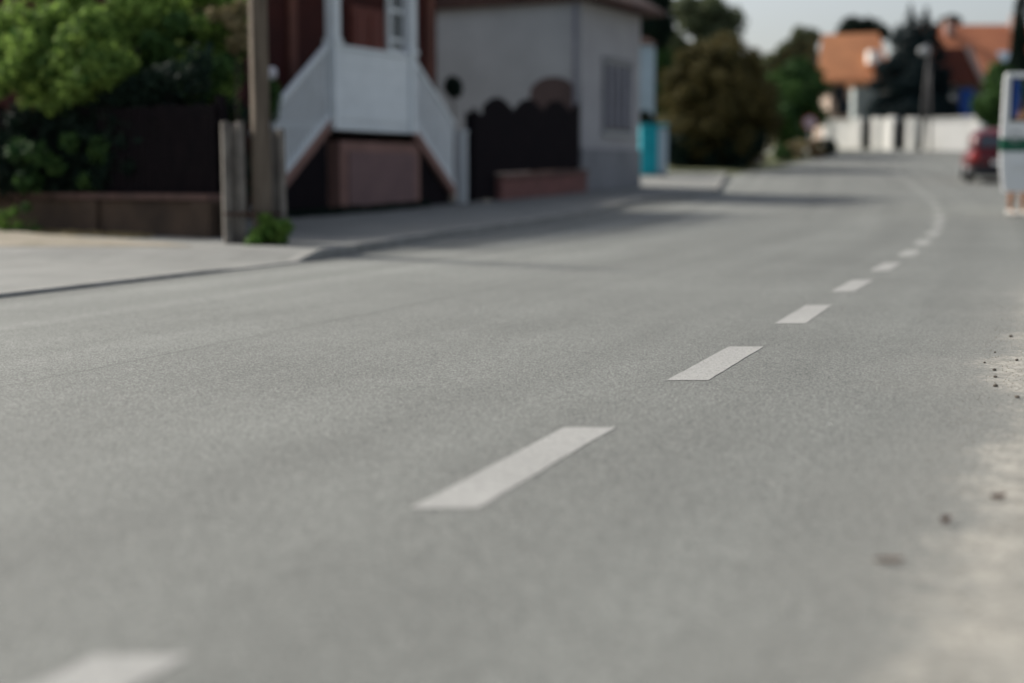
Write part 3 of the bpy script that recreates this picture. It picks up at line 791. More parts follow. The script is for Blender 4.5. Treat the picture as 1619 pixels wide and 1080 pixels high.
def shrub(name, lab, cat, c, R, n, r0, r1, nl, ls, lm, seed, group=None, stem=True, shell=.35, keep=None, asp=.5):
    r = random.Random(seed); t_ = thing(name, lab, cat, group)
    cl = clump_cloud(c, R, n, r0, r1, r, .9, keep)
    leaves('foliage' if cat != 'tree' else 'crown', cl, nl, ls, lm, t_, seed, shell, asp)
    zb = zt(c[1])
    if cat == 'tree':
        limbs = [(r.uniform(.5, .95), cl[r.randrange(len(cl))][0]) for i in range(7)]
        trunk('trunk', (c[0], c[1], zb - .1), (c[0], c[1], c[2] + R[2] * .4), max(.09, R[0] * .06), M['bark'], t_, limbs)
    elif stem:
        b = MB()
        for i in range(5): b.tube([(c[0] + r.gauss(0, .08), c[1], zb - .05), (c[0] + r.gauss(0, R[0] * .3), c[1], c[2]), (c[0] + r.gauss(0, R[0] * .5), c[1], c[2] + R[2] * .5)], [.04, .03, .01], 6)
        b.build('stem', M['bark'], t_, True)
    return t_
shrub('dark_shrub', 'dark rounded shrub peeking above the turquoise container', 'shrub', (X(1019, 44.5), 44.5, Z(190, 44.5)), (.22, .3, .3), 8, .14, .2, 1500, .06, L['dark'], 51)
shrub('bronze_tree', 'large rounded brownish bush tree overhanging the road past the turquoise container', 'tree', (X(1132, 50), 50, Z(172, 50)), (2.0, 1.9, 2.3), 200, .34, .5, 60000, .075, L['brown'], 52, keep=lambda p: True)
shrub('hedge_shrub', 'dark low hedge bush under the brownish tree', 'shrub', (X(1120, 49.2), 49.4, zt(49) + .75), (1.9, .8, .8), 40, .3, .5, 9000, .08, L['dark'], 53)
shrub('broadleaf_tree', 'tall grey green tree rising behind the brownish bush tree', 'tree', (X(1095, 64), 64, Z(62, 64)), (1.9, 1.8, 1.7), 55, .4, .7, 16000, .12, L['olive'], 54)
shrub('dark_tree', 'dark leafed tree showing past the eave of the grey house', 'tree', (X(1005, 52), 53, Z(25, 52)), (1.15, 1.2, 1.6), 44, .35, .6, 14000, .10, L['dark'], 55)
shrub('dark_tree', 'dark tree lower down between the grey house and the brownish bush tree', 'tree', (X(1030, 58), 58, Z(120, 58)), (1.0, 1.2, 2.0), 34, .4, .6, 9000, .10, L['green'], 56)
shrub('bushy_tree', 'deep green bushy tree just right of the brownish bush tree', 'tree', (X(1248, 66), 66, Z(165, 66)), (1.45, 1.5, 2.0), 60, .35, .6, 18000, .10, L['green'], 57)
shrub('pointed_tree', 'slender dark treetop rising behind the deep green bushy tree', 'tree', (X(1262, 98), 98, Z(95, 98)), (1.0, 1.0, 2.3), 30, .4, .65, 8000, .15, L['olive'], 58)
shrub('pointed_tree', 'low hazy treetop between the brownish bush tree and the slender treetop', 'tree', (X(1225, 96), 96, Z(115, 96)), (1.5, 1.2, 1.7), 30, .4, .65, 8000, .14, L['olive'], 59)
# low plants at the road edge
gr = 'low plants along the bend of the road'
for i, (px, Yp, h, m_, lab) in enumerate([(1188, 53, .9, 'dry', 'dry pinkish brown shrub at the road edge below the brownish bush tree'), (1232, 56, .55, 'green', 'small green shrub in front of the bushy tree at the road edge'),
        (1256, 58, .9, 'straw', 'straw coloured shrub left of the round sign'), (1282, 60.5, .8, 'dry', 'brown dried shrub right under the round sign'), (1302, 62.5, .75, 'dark', 'dark shrub at the tip of the bend before the white wall')]):
    zc = zt(Yp) + h * .5
    shrub('verge_shrub', lab, 'shrub', (X(px, Yp), Yp, zc), (.45, .4, h * .45), 10, .14, .22, 1800, .055, L[m_], 70 + i, gr)
rk = MB(); rr = random.Random(5); rk.ball((X(1188, 51.5), 51.5, zt(51.5) + .22), (.3, .26, .26), 14, 9, .07, rr)
tag(rk.build('boulder', M['rock'], smooth=True), 'pale grey boulder on the grass edge below the brownish bush tree', 'rock')
sg = thing('road_sign', 'round pale pink road sign on a thin post at the bend', 'sign')
Ys = 61; zs = Z(195, Ys); xs = X(1273, Ys)
MB().tube([(xs, Ys, zt(Ys)), (xs, Ys, zs + .25)], .03).build('post', M['metal'], sg, True)
M['signface'] = mat('sign_face', (.62, .52, .56), (.5, .42, .46), 3, .5)
M['signrim'] = mat('sign_rim', (.5, .08, .08), (.4, .06, .06), 3, .5)
MB().tube([(xs, Ys - .05, zs), (xs, Ys - .032, zs)], .3, 28).build('rim', M['signrim'], sg)
MB().tube([(xs, Ys - .056, zs), (xs, Ys - .051, zs)], .235, 28).build('face', M['signface'], sg)

# ------------------------------------------------------------------ white walls across the end of the street
def wwall(pxa, Ya, pxb, Yb, top, lab, piers=True):
    a = V(X(pxa, Ya), Ya, 0); c = V(X(pxb, Yb), Yb, 0); d = (c - a); l = d.length; an = math.atan2(d.y, d.x); m_ = (a + c) / 2
    zb = min(zt(Ya), zt(Yb)) - .1; zt_ = Z(top, m_.y)
    t_ = thing('boundary_wall', lab, 'wall', 'white boundary walls across the end of the street')
    MB().bbox((m_.x, m_.y, (zb + zt_) / 2), (l, .22, zt_ - zb), an, .02).build('wall_body', M['whitewall'], t_)
    MB().bbox((m_.x, m_.y, zt_ + .035), (l + .06, .32, .066), an, .015).build('capping', M['whitewall'], t_)
    if piers:
        for q in (a, c):
            MB().bbox((q.x, q.y, (zb + zt_) / 2 + .06), (.42, .42, zt_ - zb + .14), an, .02).build('pier', M['whitewall'], t_)
wwall(1302, 77, 1352, 75.4, 193, 'short white boundary wall furthest left, left of the narrow dark gate')
wwall(1378, 74.7, 1402, 73.8, 191, 'short white boundary wall between the two dark gates')
wwall(1432, 73, 1538, 70, 190, 'long white boundary wall right of the leaning street lamp')
def gate(pxa, pxb, Y, top, lab):
    t_ = thing('metal_gate', lab, 'gate', 'dark gates in the white boundary wall')
    a, c = X(pxa, Y), X(pxb, Y); zb = zt(Y) + .06; z1 = Z(top, Y)
    b = MB(); n = max(4, int((c - a) / .12))
    for i in range(n): b.box((a + (c - a) * (i + .5) / n, Y, (zb + z1) / 2), ((c - a) / n * .72, .03, z1 - zb))
    b.build('bars', M['darkwood'], t_)
    for z in (zb + .1, z1 - .1): MB().box(((a + c) / 2, Y + .035, z), (c - a, .04, .08)).build('rail', M['darkwood'], t_)
gate(1357, 1373, 75, 192, 'narrow dark gate between the two short white walls')
gate(1407, 1427, 73.4, 194, 'dark gate left of the long white wall')

# ------------------------------------------------------------------ conifers
def conifer(lab, px, Y, halfw, top, seed, nl=26000, lm='blue', base=None, name='conifer', group=None, tiers=16):
    r = random.Random(seed); t_ = thing(name, lab, 'tree', group); x = X(px, Y); zb = zt(Y); zt_ = Z(top, Y); H = zt_ - zb
    cl = []
    for k in range(tiers):
        f = k / (tiers - 1); z = zb + .5 + (H - .55) * f; rad = halfw * (1 - f) ** .6 * r.uniform(.85, 1.1) + .06
        cl.append(((x, Y, z), (max(.1, rad * .55), max(.1, rad * .55), H / tiers * .9)))
        nn_ = max(2, int(14 * (1 - f) + 2))
        for j in range(nn_):
            a = r.uniform(0, 6.283); q = r.uniform(.55, .95)
            cl.append(((x + math.cos(a) * rad * q, Y + math.sin(a) * rad * q, z - rad * .15), (max(.12, rad * .42), max(.12, rad * .42), max(.16, H / tiers * .95))))
    leaves('crown', cl, nl, .14, L[lm], t_, seed, .2, .3, 1.0)
    trunk('trunk', (x, Y, zb - .1), (x, Y, zt_ - .3), .16, M['bark'], t_)
    return t_
conifer('broad dark blue green conifer behind the dark gate and street lamp', 1424, 77, 2.2, 24, 81, 46000)
conifer('second dark conifer tip close to the right of the broad conifer', 1449, 79, 1.8, 26, 82, 40000)
conifer('tall thin dark cypress cutting the red roof at the right', 1596, 75, .62, -30, 83, 16000, 'dark', tiers=20)
shrub('hedge_tree', 'dark green bushy tree behind the red car and white door', 'tree', (X(1572, 62), 62, Z(160, 62)), (.95, 1.2, 1.6), 40, .3, .5, 12000, .1, L['green'], 84)
shrub('treetop', 'dark rounded treetop behind the ridge of the pale orange roof', 'tree', (X(1352, 112), 112, Z(58, 112)), (1.9, 1.4, .9), 24, .5, .8, 7000, .16, L['dark'], 85)
shrub('treetop', 'small dark treetop above the ridge beside the conifer', 'tree', (X(1490, 108), 108, Z(48, 108)), (.7, .7, .9), 10, .35, .5, 3000, .14, L['dark'], 86)

# ------------------------------------------------------------------ far houses
def pxz(px, py, Y): return V(X(px, Y), Y, Z(py, Y))
hA = thing('pale_orange_roof_house', 'house with pale orange tiled roof left of the dark conifer', 'house')
Y0 = 88
b = MB(); b.box(((X(1300, Y0) + X(1392, Y0)) / 2, Y0 + 3.2, zt(Y0) + 2.0), (X(1392, Y0) - X(1300, Y0) - .5, 5.4, 4.4)); b.build('wall', mat('ochre_render', (.42, .33, .27), (.33, .26, .215), 1, .9), hA)
b = MB()
ev = 130
base = [pxz(1282, ev, Y0), pxz(1402, ev, Y0), pxz(1398, ev, Y0 + 7), pxz(1286, ev, Y0 + 7)]
for p in base: p.z = Z(ev, Y0)
b.prism([p - V(0, 0, .12) for p in base], base)
r0 = V(X(1307, Y0) , Y0 + 3.3, Z(60, Y0 + 3.3)); r1 = V(X(1398, Y0), Y0 + 3.3, Z(57, Y0 + 3.3))
b.add([p + V(0, 0, .003) for p in base] + [r0, r1], [(0, 1, 5, 4), (2, 3, 4, 5), (1, 2, 5), (3, 0, 4)])
b.build('roof', M['roof_orange'], hA)
def dormer(par, px, py, Y, w_, h_, m):
    c = pxz(px, py, Y); MB().bbox((c.x, c.y, c.z), (w_, .9, h_), 0, .03).build('dormer', m, par)
dormer(hA, 1371, 95, Y0 + .9, .8, .8, M['whitewall'])
for (px, py) in ((1318, 150), (1325, 172)):
    c = pxz(px, py, Y0 + .47); MB().bbox((c.x, c.y, c.z), (.8, .06, .9), 0, .01).build('window', M['glass'], hA)
vr = thing('pale_veranda', 'pale blue grey shed front under the orange roof behind the white wall', 'shed')
c = pxz(1357, 165, 83); MB().bbox((c.x, c.y, (zt(83) + Z(140, 83)) / 2), (1.35, 1.0, Z(140, 83) - zt(83)), 0, .02).build('wall', mat('pale_grey', (.42, .46, .46), (.33, .37, .37), 1.5, .8), vr)
MB().bbox((c.x, c.y, Z(140, 83) + .05), (1.7, 1.4, .09), 0, .02).build('roof', M['roof_orange'], vr)
hB = thing('red_roof_house', 'long house with rust red roof and grey walls right of the dark conifer', 'house')
Y1 = 84
xa, xb = X(1474, Y1), X(1760, Y1); wx0 = X(1490, Y1)
b = MB(); b.box(((wx0 + xb) / 2, Y1 + 4.2, zt(Y1) + 1.9), (xb - wx0 - .6, 7, 4.4)); b.build('wall', mat('grey_lilac_render', (.20, .19, .20), (.14, .135, .145), 1, .9), hB)
base = [V(xa, Y1, Z(135, Y1)), V(xb, Y1, Z(135, Y1)), V(xb, Y1 + 8.5, Z(135, Y1)), V(xa, Y1 + 8.5, Z(135, Y1))]
b = MB(); b.prism([p - V(0, 0, .12) for p in base], base)
zr = Z(45, Y1 + 4.2)
b.add([p + V(0, 0, .003) for p in base] + [V(xa, Y1 + 4.2, zr), V(xb, Y1 + 4.2, zr)], [(0, 1, 5, 4), (2, 3, 4, 5), (1, 2, 5), (3, 0, 4)])
rfB = b.build('roof', M['roof_rust'], hB)
for (px, py, Yc, w_, h_) in ((1486, 50, Y1 + 3.4, .5, 1.0), (1588, 42, Y1 + 3.6, .6, .9)):
    c = pxz(px, py, Yc); MB().bbox((c.x, c.y, c.z), (w_, .6, h_), 0, .02).build('chimney', mat('chimney_brick', (.36, .25, .22), (.27, .19, .17), 3, .9), rfB)
# skylight set into the slope
c = V(X(1576, Y1 + 1.9), Y1 + 1.75, 0); sl = (zr - Z(135, Y1)) / 4.2; c.z = Z(135, Y1) + 1.75 * sl + .06
MB().box(tuple(c), (.95, 1.0, .08), M=Matrix.Rotation(math.atan(sl), 3, 'X')).build('skylight', M['bluewhite'], rfB)
# gabled wing with dark red roof and pale bargeboard
wgY = Y1 - 3.2
gx0, gxp, gx1 = X(1474, wgY), X(1512, wgY), X(1541, wgY); gz = Z(136, wgY); gzp = Z(80, wgY)
MB().prism([V(gx0, wgY + .3, zt(wgY)), V(gx1 - .25, wgY + .3, zt(wgY)), V(gx1 - .25, wgY + .3, gz), V(gx0, wgY + .3, gz)], [V(gx0, wgY + 3.4, zt(wgY)), V(gx1 - .25, wgY + 3.4, zt(wgY)), V(gx1 - .25, wgY + 3.4, gz), V(gx0, wgY + 3.4, gz)]).build('wing_wall', mat('wing_grey', (.17, .17, .18), (.12, .12, .13), 1, .9), hB)
MB().prism([V(gx0, wgY, gz), V(gx1, wgY, gz), V(gxp, wgY, gzp), V(gx0, wgY, gzp)], [V(gx0, wgY + 3.4, gz), V(gx1, wgY + 3.4, gz), V(gxp, wgY + 3.4, gzp), V(gx0, wgY + 3.4, gzp)]).build('wing_roof', M['roof_dark'], hB)
dirv = (V(gx1, 0, gz) - V(gxp, 0, gzp)); 
MB().prism([V(gxp - .1, wgY - .1, gzp), V(gxp + .22, wgY - .1, gzp + .1), V(gx1 + .3, wgY - .1, gz - .1), V(gx1 - .02, wgY - .1, gz - .15)], [V(gxp - .1, wgY - .01, gzp), V(gxp + .22, wgY - .01, gzp + .1), V(gx1 + .3, wgY - .01, gz - .1), V(gx1 - .02, wgY - .01, gz - .15)]).build('bargeboard', mat('pale_pink_board', (.55, .40, .37), (.45, .33, .3), 2, .7), hB)
c = pxz(1516, 170, wgY + .25); M['blue'] = mat('bright_blue', (.01, .09, .42), (.01, .06, .32), 2, .5)
MB().bbox((c.x, c.y, c.z), (.75, .08, 1.9), 0, .02).build('door', M['blue'], hB)
c = pxz(1495, 155, wgY + .25)
for k in range(3):
    q = pxz(1492, 132 + 22 * k, wgY + .22); MB().bbox((q.x, q.y, q.z), (.45, .1, .38), 0, .02).build('window', M['whitewall'], hB)

# ------------------------------------------------------------------ street lamp
lp = thing('street_lamp', 'slightly leaning grey street lamp in front of the dark conifer', 'street lamp')
Yl = 69; zb = zt(Yl); top = pxz(1457, 78, Yl); bs = V(X(1446, Yl), Yl, zb)
MB().tube([bs, bs.lerp(top, .5), top], [.13, .10, .07], 12).build('pole', mat('lamp_grey', (.075, .07, .07), (.05, .048, .048), 3, .7), lp, True)
hd = pxz(1447, 86, Yl)
MB().tube([top, V(top.x - .1, Yl, top.z + .12), V(hd.x, Yl - .1, hd.z + .12)], .04, 8).build('arm', M['metal'], lp, True)
MB().ball((hd.x, Yl - .1, hd.z), (.3, .22, .2), 16, 10).build('lamp_head', mat('lamp_glass', (.42, .43, .44), (.35, .36, .37), 3, .3), lp, True)
l2 = thing('utility_pole', 'thin plain pole right of the leaning street lamp', 'pole')
MB().tube([(X(1467, Yl), Yl + .5, zb), (X(1462, Yl), Yl + .5, Z(95, Yl))], [.06, .045], 8).build('pole', mat('thin_pole_grey', (.14, .13, .13), (.1, .1, .1), 3, .7), l2, True)

# ------------------------------------------------------------------ vehicles
def superloop(y, hw, z0, z1, n=28, p=3.2, x0=0, tumble=0):
    out = []; cz = (z0 + z1) / 2; hh = (z1 - z0) / 2
    for i in range(n):
        a = 2 * math.pi * (i + .5) / n; ca, sa = math.cos(a), math.sin(a)
        xx = math.copysign(abs(ca) ** (2 / p), ca); zz = math.copysign(abs(sa) ** (2 / p), sa)
        out.append((x0 + hw * xx * (1 - tumble * max(0, zz) ** 2), y, cz + hh * zz))
    return out
def place(t_, x, y, rz):
    t_.location = (x, y, zt(y)); t_.rotation_euler = (math.atan(.037), 0, rz)
def wheel(par, x, y, r, wdt=.2, side=1, rimm=None):
    w_ = MB().tube([(x - wdt / 2, y, r), (x - wdt / 2 + .03, y, r), (x + wdt / 2 - .03, y, r), (x + wdt / 2, y, r)], [r * .92, r, r, r * .92], 28).build('wheel', M['black'], par, False)
    MB().tube([(x + side * (wdt / 2 - .01), y, r), (x + side * (wdt / 2 + .012), y, r)], [r * .62, r * .56], 20).build('rim', M['metal'], w_)
    return w_
M['carred'] = mat('red_paint', (.11, .003, .008), (.085, .003, .006), 1, .35, coat=.15, spec=.4)
M['tail'] = mat('red_lens', (.65, .06, .05), (.5, .04, .04), 4, .25, coat=.5)
M['carglass'] = mat('car_glass', (.05, .06, .075), (.04, .045, .06), 1, .08, spec=.7)
M['trim'] = mat('dark_plastic', (.03, .03, .035), (.02, .02, .022), 3, .6)
M['vanwhite'] = mat('van_white', (.86, .87, .86), (.80, .81, .80), 1.2, .4, coat=.3)
M['vangreen'] = mat('green_stripe', (.01, .13, .07), (.01, .10, .055), 2, .4)
car = thing('parked_car', 'dark red hatchback parked beyond the white van door seen from behind', 'car')
MB().loft([superloop(-.02, .70, .36, .72), superloop(.03, .82, .30, .90), superloop(.25, .85, .24, .98), superloop(1.2, .86, .22, .97), superloop(2.6, .86, .22, .95), superloop(3.3, .84, .24, .86), superloop(3.8, .78, .28, .74), superloop(3.92, .6, .34, .62)]).build('body', M['carred'], car, True)
MB().loft([superloop(.10, .70, .80, 1.02, p=4, tumble=.1), superloop(.32, .74, .85, 1.36, p=4, tumble=.16), superloop(.65, .75, .85, 1.47, p=4, tumble=.18), superloop(1.7, .75, .85, 1.49, p=4, tumble=.18), superloop(2.3, .73, .85, 1.36, p=4, tumble=.16), superloop(2.95, .66, .80, .96, p=4, tumble=.1)]).build('cabin', M['carred'], car, True)
rw = MB().prism([V(-.58, .07, 1.0), V(.58, .07, 1.0), V(.52, .31, 1.34), V(-.52, .31, 1.34)], [V(-.58, .13, 1.0), V(.58, .13, 1.0), V(.52, .4, 1.34), V(-.52, .4, 1.34)]).build('rear_window', M['carglass'], car)
for s in (-1, 1):
    MB().prism([V(s * .72, .6, .99), V(s * .72, 2.55, .99), V(s * .635, 2.1, 1.36), V(s * .625, .7, 1.38)], [V(s * .76, .6, .99), V(s * .76, 2.55, .99), V(s * .69, 2.1, 1.36), V(s * .69, .7, 1.38)]).build('side_window', M['carglass'], car)
    MB().ball((s * .68, .02, .74), (.125, .07, .15), 14, 9).build('taillight', M['tail'], car, True)
    wheel(car, s * .74, .75, .30, .2, s); wheel(car, s * .74, 3.1, .30, .2, s)
MB().loft([superloop(-.1, .68, .22, .46, p=4), superloop(-.06, .8, .2, .5, p=4), superloop(.2, .87, .2, .48, p=4)]).build('bumper', M['trim'], car, True)
MB().bbox((0, -.03, .58), (.5, .02, .11), 0, .004).build('number_plate', M['whitewall'], car)
place(car, X(1525, 38.8) + .87, 38.9, math.radians(-14))

van = thing('white_van', 'white van with green stripe, rear door swung open beside a person', 'van')
# body from -1.0..1.0 wide, rear at y=0
MB().loft([superloop(0, .96, .42, 2.32, p=6, tumble=.07), superloop(.06, 1.0, .36, 2.38, p=6, tumble=.08), superloop(3.4, 1.0, .34, 2.40, p=6, tumble=.08), superloop(3.9, .98, .36, 2.2, p=5, tumble=.12), superloop(4.4, .96, .38, 1.5, p=4), superloop(5.0, .9, .42, 1.15, p=4), superloop(5.12, .7, .5, .95, p=4)]).build('body', M['vanwhite'], van, True)
MB().bbox((0, -.012, 1.35), (1.6, .03, 1.7), 0, .01).build('load_opening', M['trim'], van)
for s in (-1, 1):
    MB().box((s * 1.0, 2.0, 1.2), (.012, 3.6, .14)).build('side_stripe', M['vangreen'], van)
    MB().prism([V(s * .93, 3.0, 1.45), V(s * .93, 3.75, 1.45), V(s * .90, 3.65, 2.05), V(s * .90, 3.0, 2.05)], [V(s * 1.006, 3.0, 1.45), V(s * 1.0, 3.75, 1.45), V(s * .96, 3.65, 2.05), V(s * .975, 3.0, 2.05)]).build('side_window', M['carglass'], van)
    wheel(van, s * .88, .95, .34, .22, s); wheel(van, s * .88, 4.1, .34, .22, s)
    MB().bbox((s * .9, -.02, .95), (.12, .06, .4), 0, .015).build('taillight', M['tail'], van)
MB().bbox((0, -.1, .42), (1.95, .18, .16), 0, .03).build('bumper', M['trim'], van)
# open door: a panel standing out to the left, seen face on
dx0, dx1 = -.96, 0.0        # local x of the open door
Dz = lambda py: Z(py, 23.85) - zt(24.0)
zlo, zhi = Dz(303), Dz(117)
def dl(pts, y0, y1, name, m, par, bev=.012):
    return MB().prism([V(x, y0, z) for x, z in pts], [V(x, y1, z) for x, z in pts]).build(name, m, par, bevel=bev)
wz0, wz1 = Dz(190), Dz(128); wx0 = dx0 + .14; wx1 = dx1 - .12
zs0, zs1 = Dz(239), Dz(219)
door = dl([(dx0 + .06, zlo), (dx1, zlo), (dx1, zs0), (dx0 - .015, zs0), (dx0 + .0, zlo + .35)], -.04, .04, 'rear_door', M['vanwhite'], van, .02)
dl([(dx0 - .015, zs0 + .001), (dx1, zs0 + .001), (dx1, zs1), (dx0 - .012, zs1)], -.043, .043, 'door_stripe', M['vangreen'], door, .004)
dl([(dx0 - .012, zs1 + .001), (dx1, zs1 + .001), (dx1, wz0), (dx0 + .0, wz0)], -.04, .04, 'door_panel', M['vanwhite'], door, .01)
dl([(dx0, wz0 + .001), (wx0, wz0 + .001), (wx0, wz1), (dx0 + .015, wz1)], -.04, .04, 'door_panel', M['vanwhite'], door, .01)
dl([(wx1, wz0 + .001), (dx1, wz0 + .001), (dx1, wz1), (wx1, wz1)], -.04, .04, 'door_panel', M['vanwhite'], door, .01)
dl([(dx0 + .015, wz1 + .001), (dx1, wz1 + .001), (dx1, zhi), (dx0 + .04, zhi)], -.04, .04, 'door_panel', M['vanwhite'], door, .02)
gl, gt, gb = newmat('clear_glass')
gb.inputs['Transmission Weight'].default_value = 1; gb.inputs['Roughness'].default_value = 0; gb.inputs['IOR'].default_value = 1.02; gb.inputs['Base Color'].default_value = (.8, .85, .85, 1)
dl([(wx0, wz0), (wx1, wz0), (wx1, wz1), (wx0, wz1)], -.006, .006, 'door_window', gl, door, 0)
# rubber seal
b = MB()
for (xa_, xb_, za_, zb_) in ((wx0 - .03, wx0, wz0 - .03, wz1 + .03), (wx1, wx1 + .03, wz0 - .03, wz1 + .03), (wx0, wx1, wz0 - .03, wz0), (wx0, wx1, wz1, wz1 + .03)):
    b.box(((xa_ + xb_) / 2, -.045, (za_ + zb_) / 2), (xb_ - xa_, .012, zb_ - za_))
b.build('window_seal', M['trim'], door)
# round badge sitting on the stripe
b = MB(); cxb = dx0 + .22; czb = Dz(217)
for k in range(24):
    a0, a1 = 2 * math.pi * k / 24, 2 * math.pi * (k + 1) / 24
    b.prism([V(cxb + .10 * math.cos(a0), -.048, czb + .10 * math.sin(a0)), V(cxb + .10 * math.cos(a1), -.048, czb + .10 * math.sin(a1)), V(cxb + .075 * math.cos(a1), -.048, czb + .075 * math.sin(a1)), V(cxb + .075 * math.cos(a0), -.048, czb + .075 * math.sin(a0))],
            [V(cxb + .10 * math.cos(a0), -.041, czb + .10 * math.sin(a0)), V(cxb + .10 * math.cos(a1), -.041, czb + .10 * math.sin(a1)), V(cxb + .075 * math.cos(a1), -.041, czb + .075 * math.sin(a1)), V(cxb + .075 * math.cos(a0), -.041, czb + .075 * math.sin(a0))])
b.build('badge', M['metal'], door)
MB().bbox((dx0 + .3, -.06, Dz(262)), (.22, .03, .02), 0, .005).build('door_crease', M['vanwhite'], door)
HX = X(1573, 23.85) + .96 + .03          # hinge line of the open door
VR = math.radians(-18)
hinge = V(-1.0, -.06, 0)
door.location = hinge; door.rotation_euler = (0, 0, -VR)
hw_ = Matrix.Rotation(VR, 3, 'Z') @ hinge
place(van, HX - hw_.x, 23.95 - hw_.y, VR)
van.rotation_euler = (0, 0, VR)

# ------------------------------------------------------------------ person behind the door
def skin(name, verts, edges, radii, m, parent=None, root=0, sub=2):
    me = bpy.data.meshes.new(name); me.from_pydata(verts, edges, []); me.materials.append(m)
    o = bpy.data.objects.new(name, me); link(o, parent)
    sk = o.modifiers.new('skin', 'SKIN'); ly = me.skin_vertices[0]
    for i, r_ in enumerate(radii): ly.data[i].radius = (r_, r_) if not hasattr(r_, '__len__') else r_
    ly.data[root].use_root = True
    sk.use_smooth_shade = True
    s = o.modifiers.new('subsurf', 'SUBSURF'); s.levels = sub; s.render_levels = sub
    return o
M['skin'] = mat('skin', (.42, .22, .13), (.36, .18, .10), 8, .55)
M['hair'] = mat('dark_hair', (.06, .025, .018), (.03, .015, .012), 40, .6)
M['shirt'] = mat('blue_shirt', (.02, .08, .34), (.015, .055, .25), 6, .85)
M['shorts'] = mat('dark_shorts', (.07, .06, .055), (.05, .043, .04), 6, .9)
M['shoe'] = mat('white_shoes', (.62, .60, .56), (.5, .48, .45), 8, .7)
pe = thing('person', 'person in blue shirt and shorts standing behind the open van door in white shoes', 'person')
vs = [(0, 0, .98), (0, .0, 1.12), (0, .01, 1.28), (0, .02, 1.42), (0, .01, 1.52), (0, -.01, 1.60), (0, -.02, 1.70), (0, -.02, 1.80),   # 0-7 spine, neck, head
      (-.10, 0, .92), (-.12, .01, .70), (-.13, 0, .50), (-.14, .02, .28), (-.14, .04, .10), (-.15, -.06, .05), (-.16, -.14, .04),            # 8-14 one leg
      (.10, 0, .92), (.12, .01, .70), (.13, 0, .50), (.14, .02, .28), (.14, .04, .10), (.15, -.06, .05), (.16, -.14, .04),                   # 15-21 other leg
      (-.17, .02, 1.44), (-.25, .02, 1.28), (-.29, -.03, 1.15), (-.24, -.18, 1.28), (-.20, -.24, 1.36),                                      # 22-26 arm
      (.17, .02, 1.44), (.26, .02, 1.28), (.30, .0, 1.15), (.30, -.12, .98), (.30, -.16, .90)]                                            # 27-31 arm
es = [(0, 1), (1, 2), (2, 3), (3, 4), (4, 5), (5, 6), (6, 7), (0, 8), (8, 9), (9, 10), (10, 11), (11, 12), (12, 13), (13, 14), (0, 15), (15, 16), (16, 17), (17, 18), (18, 19), (19, 20), (20, 21),
      (3, 22), (22, 23), (23, 24), (24, 25), (25, 26), (3, 27), (27, 28), (28, 29), (29, 30), (30, 31)]
ra = [(.15, .11), (.13, .095), (.145, .10), (.13, .095), (.055, .055), (.07, .08), (.085, .10), (.065, .075),
      .085, .078, .055, .055, .038, .036, .028, .085, .078, .055, .055, .038, .036, .028,
      .055, .046, .038, .033, .026, .055, .046, .038, .033, .026]
# five fingers and a thumb side on each hand, rooted in the palm
def hand(w, d, side):
    global vs, es, ra
    w = V(*vs[w_i := w]); d = V(*d).normalized(); s = V(side, 0, 0); s = (s - d * s.dot(d)).normalized(); nn2 = d.cross(s)
    palm = len(vs); vs.append(tuple(w + d * .05)); ra.append((.036, .018)); es.append((w_i, palm))
    for k in range(4):
        off = (k - 1.5) * .019; ln = (.062, .072, .067, .052)[k]
        a = len(vs); vs.append(tuple(w + d * .085 + s * off)); ra.append(.010); es.append((palm, a))
        vs.append(tuple(w + d * (.085 + ln * .55) + s * off * 1.15 + nn2 * .01)); ra.append(.009); es.append((a, a + 1))
        vs.append(tuple(w + d * (.085 + ln * .9) + s * off * 1.15 + nn2 * .03)); ra.append(.008); es.append((a + 1, a + 2))
    a = len(vs); vs.append(tuple(w + d * .045 - s * .045 + nn2 * .01)); ra.append(.011); es.append((palm, a))
    vs.append(tuple(w + d * .08 - s * .055 + nn2 * .025)); ra.append(.009); es.append((a, a + 1))
hand(26, (.2, -.3, .8), 1); hand(31, (0, -.1, -1), -1)
body = skin('body', vs, es, ra, M['skin'], pe)
def garment(name, idx, ed, rr, m):
    mp_ = {i: k for k, i in enumerate(idx)}
    return skin(name, [vs[i] for i in idx], [(mp_[a], mp_[b_]) for a, b_ in ed], rr, m, pe)
garment('shirt', [0, 1, 2, 3, 22, 23, 27, 28], [(0, 1), (1, 2), (2, 3), (3, 22), (22, 23), (3, 27), (27, 28)], [(.17, .13), (.155, .12), (.168, .122), (.152, .115), .072, .064, .072, .064], M['shirt'])
garment('shorts', [0, 8, 9, 15, 16], [(0, 8), (8, 9), (0, 15), (15, 16)], [(.165, .125), .108, .10, .108, .10], M['shorts'])
for s in (-1, 1):
    b = MB(); lp_ = []
    for (y, hw, h) in ((.09, .035, .09), (.05, .045, .11), (0, .045, .10), (-.08, .05, .075), (-.15, .05, .06), (-.19, .035, .045)):
        lp_.append([(s * .15 + hw * math.cos(a * math.pi / 6) , y, .0 + h * .5 + h * .5 * math.sin(a * math.pi / 6)) for a in range(12)])
    b.loft(lp_).build('shoe', M['shoe'], pe, True)
b = MB(); hl = []
b.ball((0, .012, 1.765), (.098, .115, .105), 20, 12); b.ball((0, .06, 1.68), (.085, .06, .12), 16, 10)
b.build('hair', M['hair'], pe, True)
b = MB(); b.ball((0, -.125, 1.70), (.014, .022, .024), 10, 6); b.build('nose', M['skin'], pe, True)
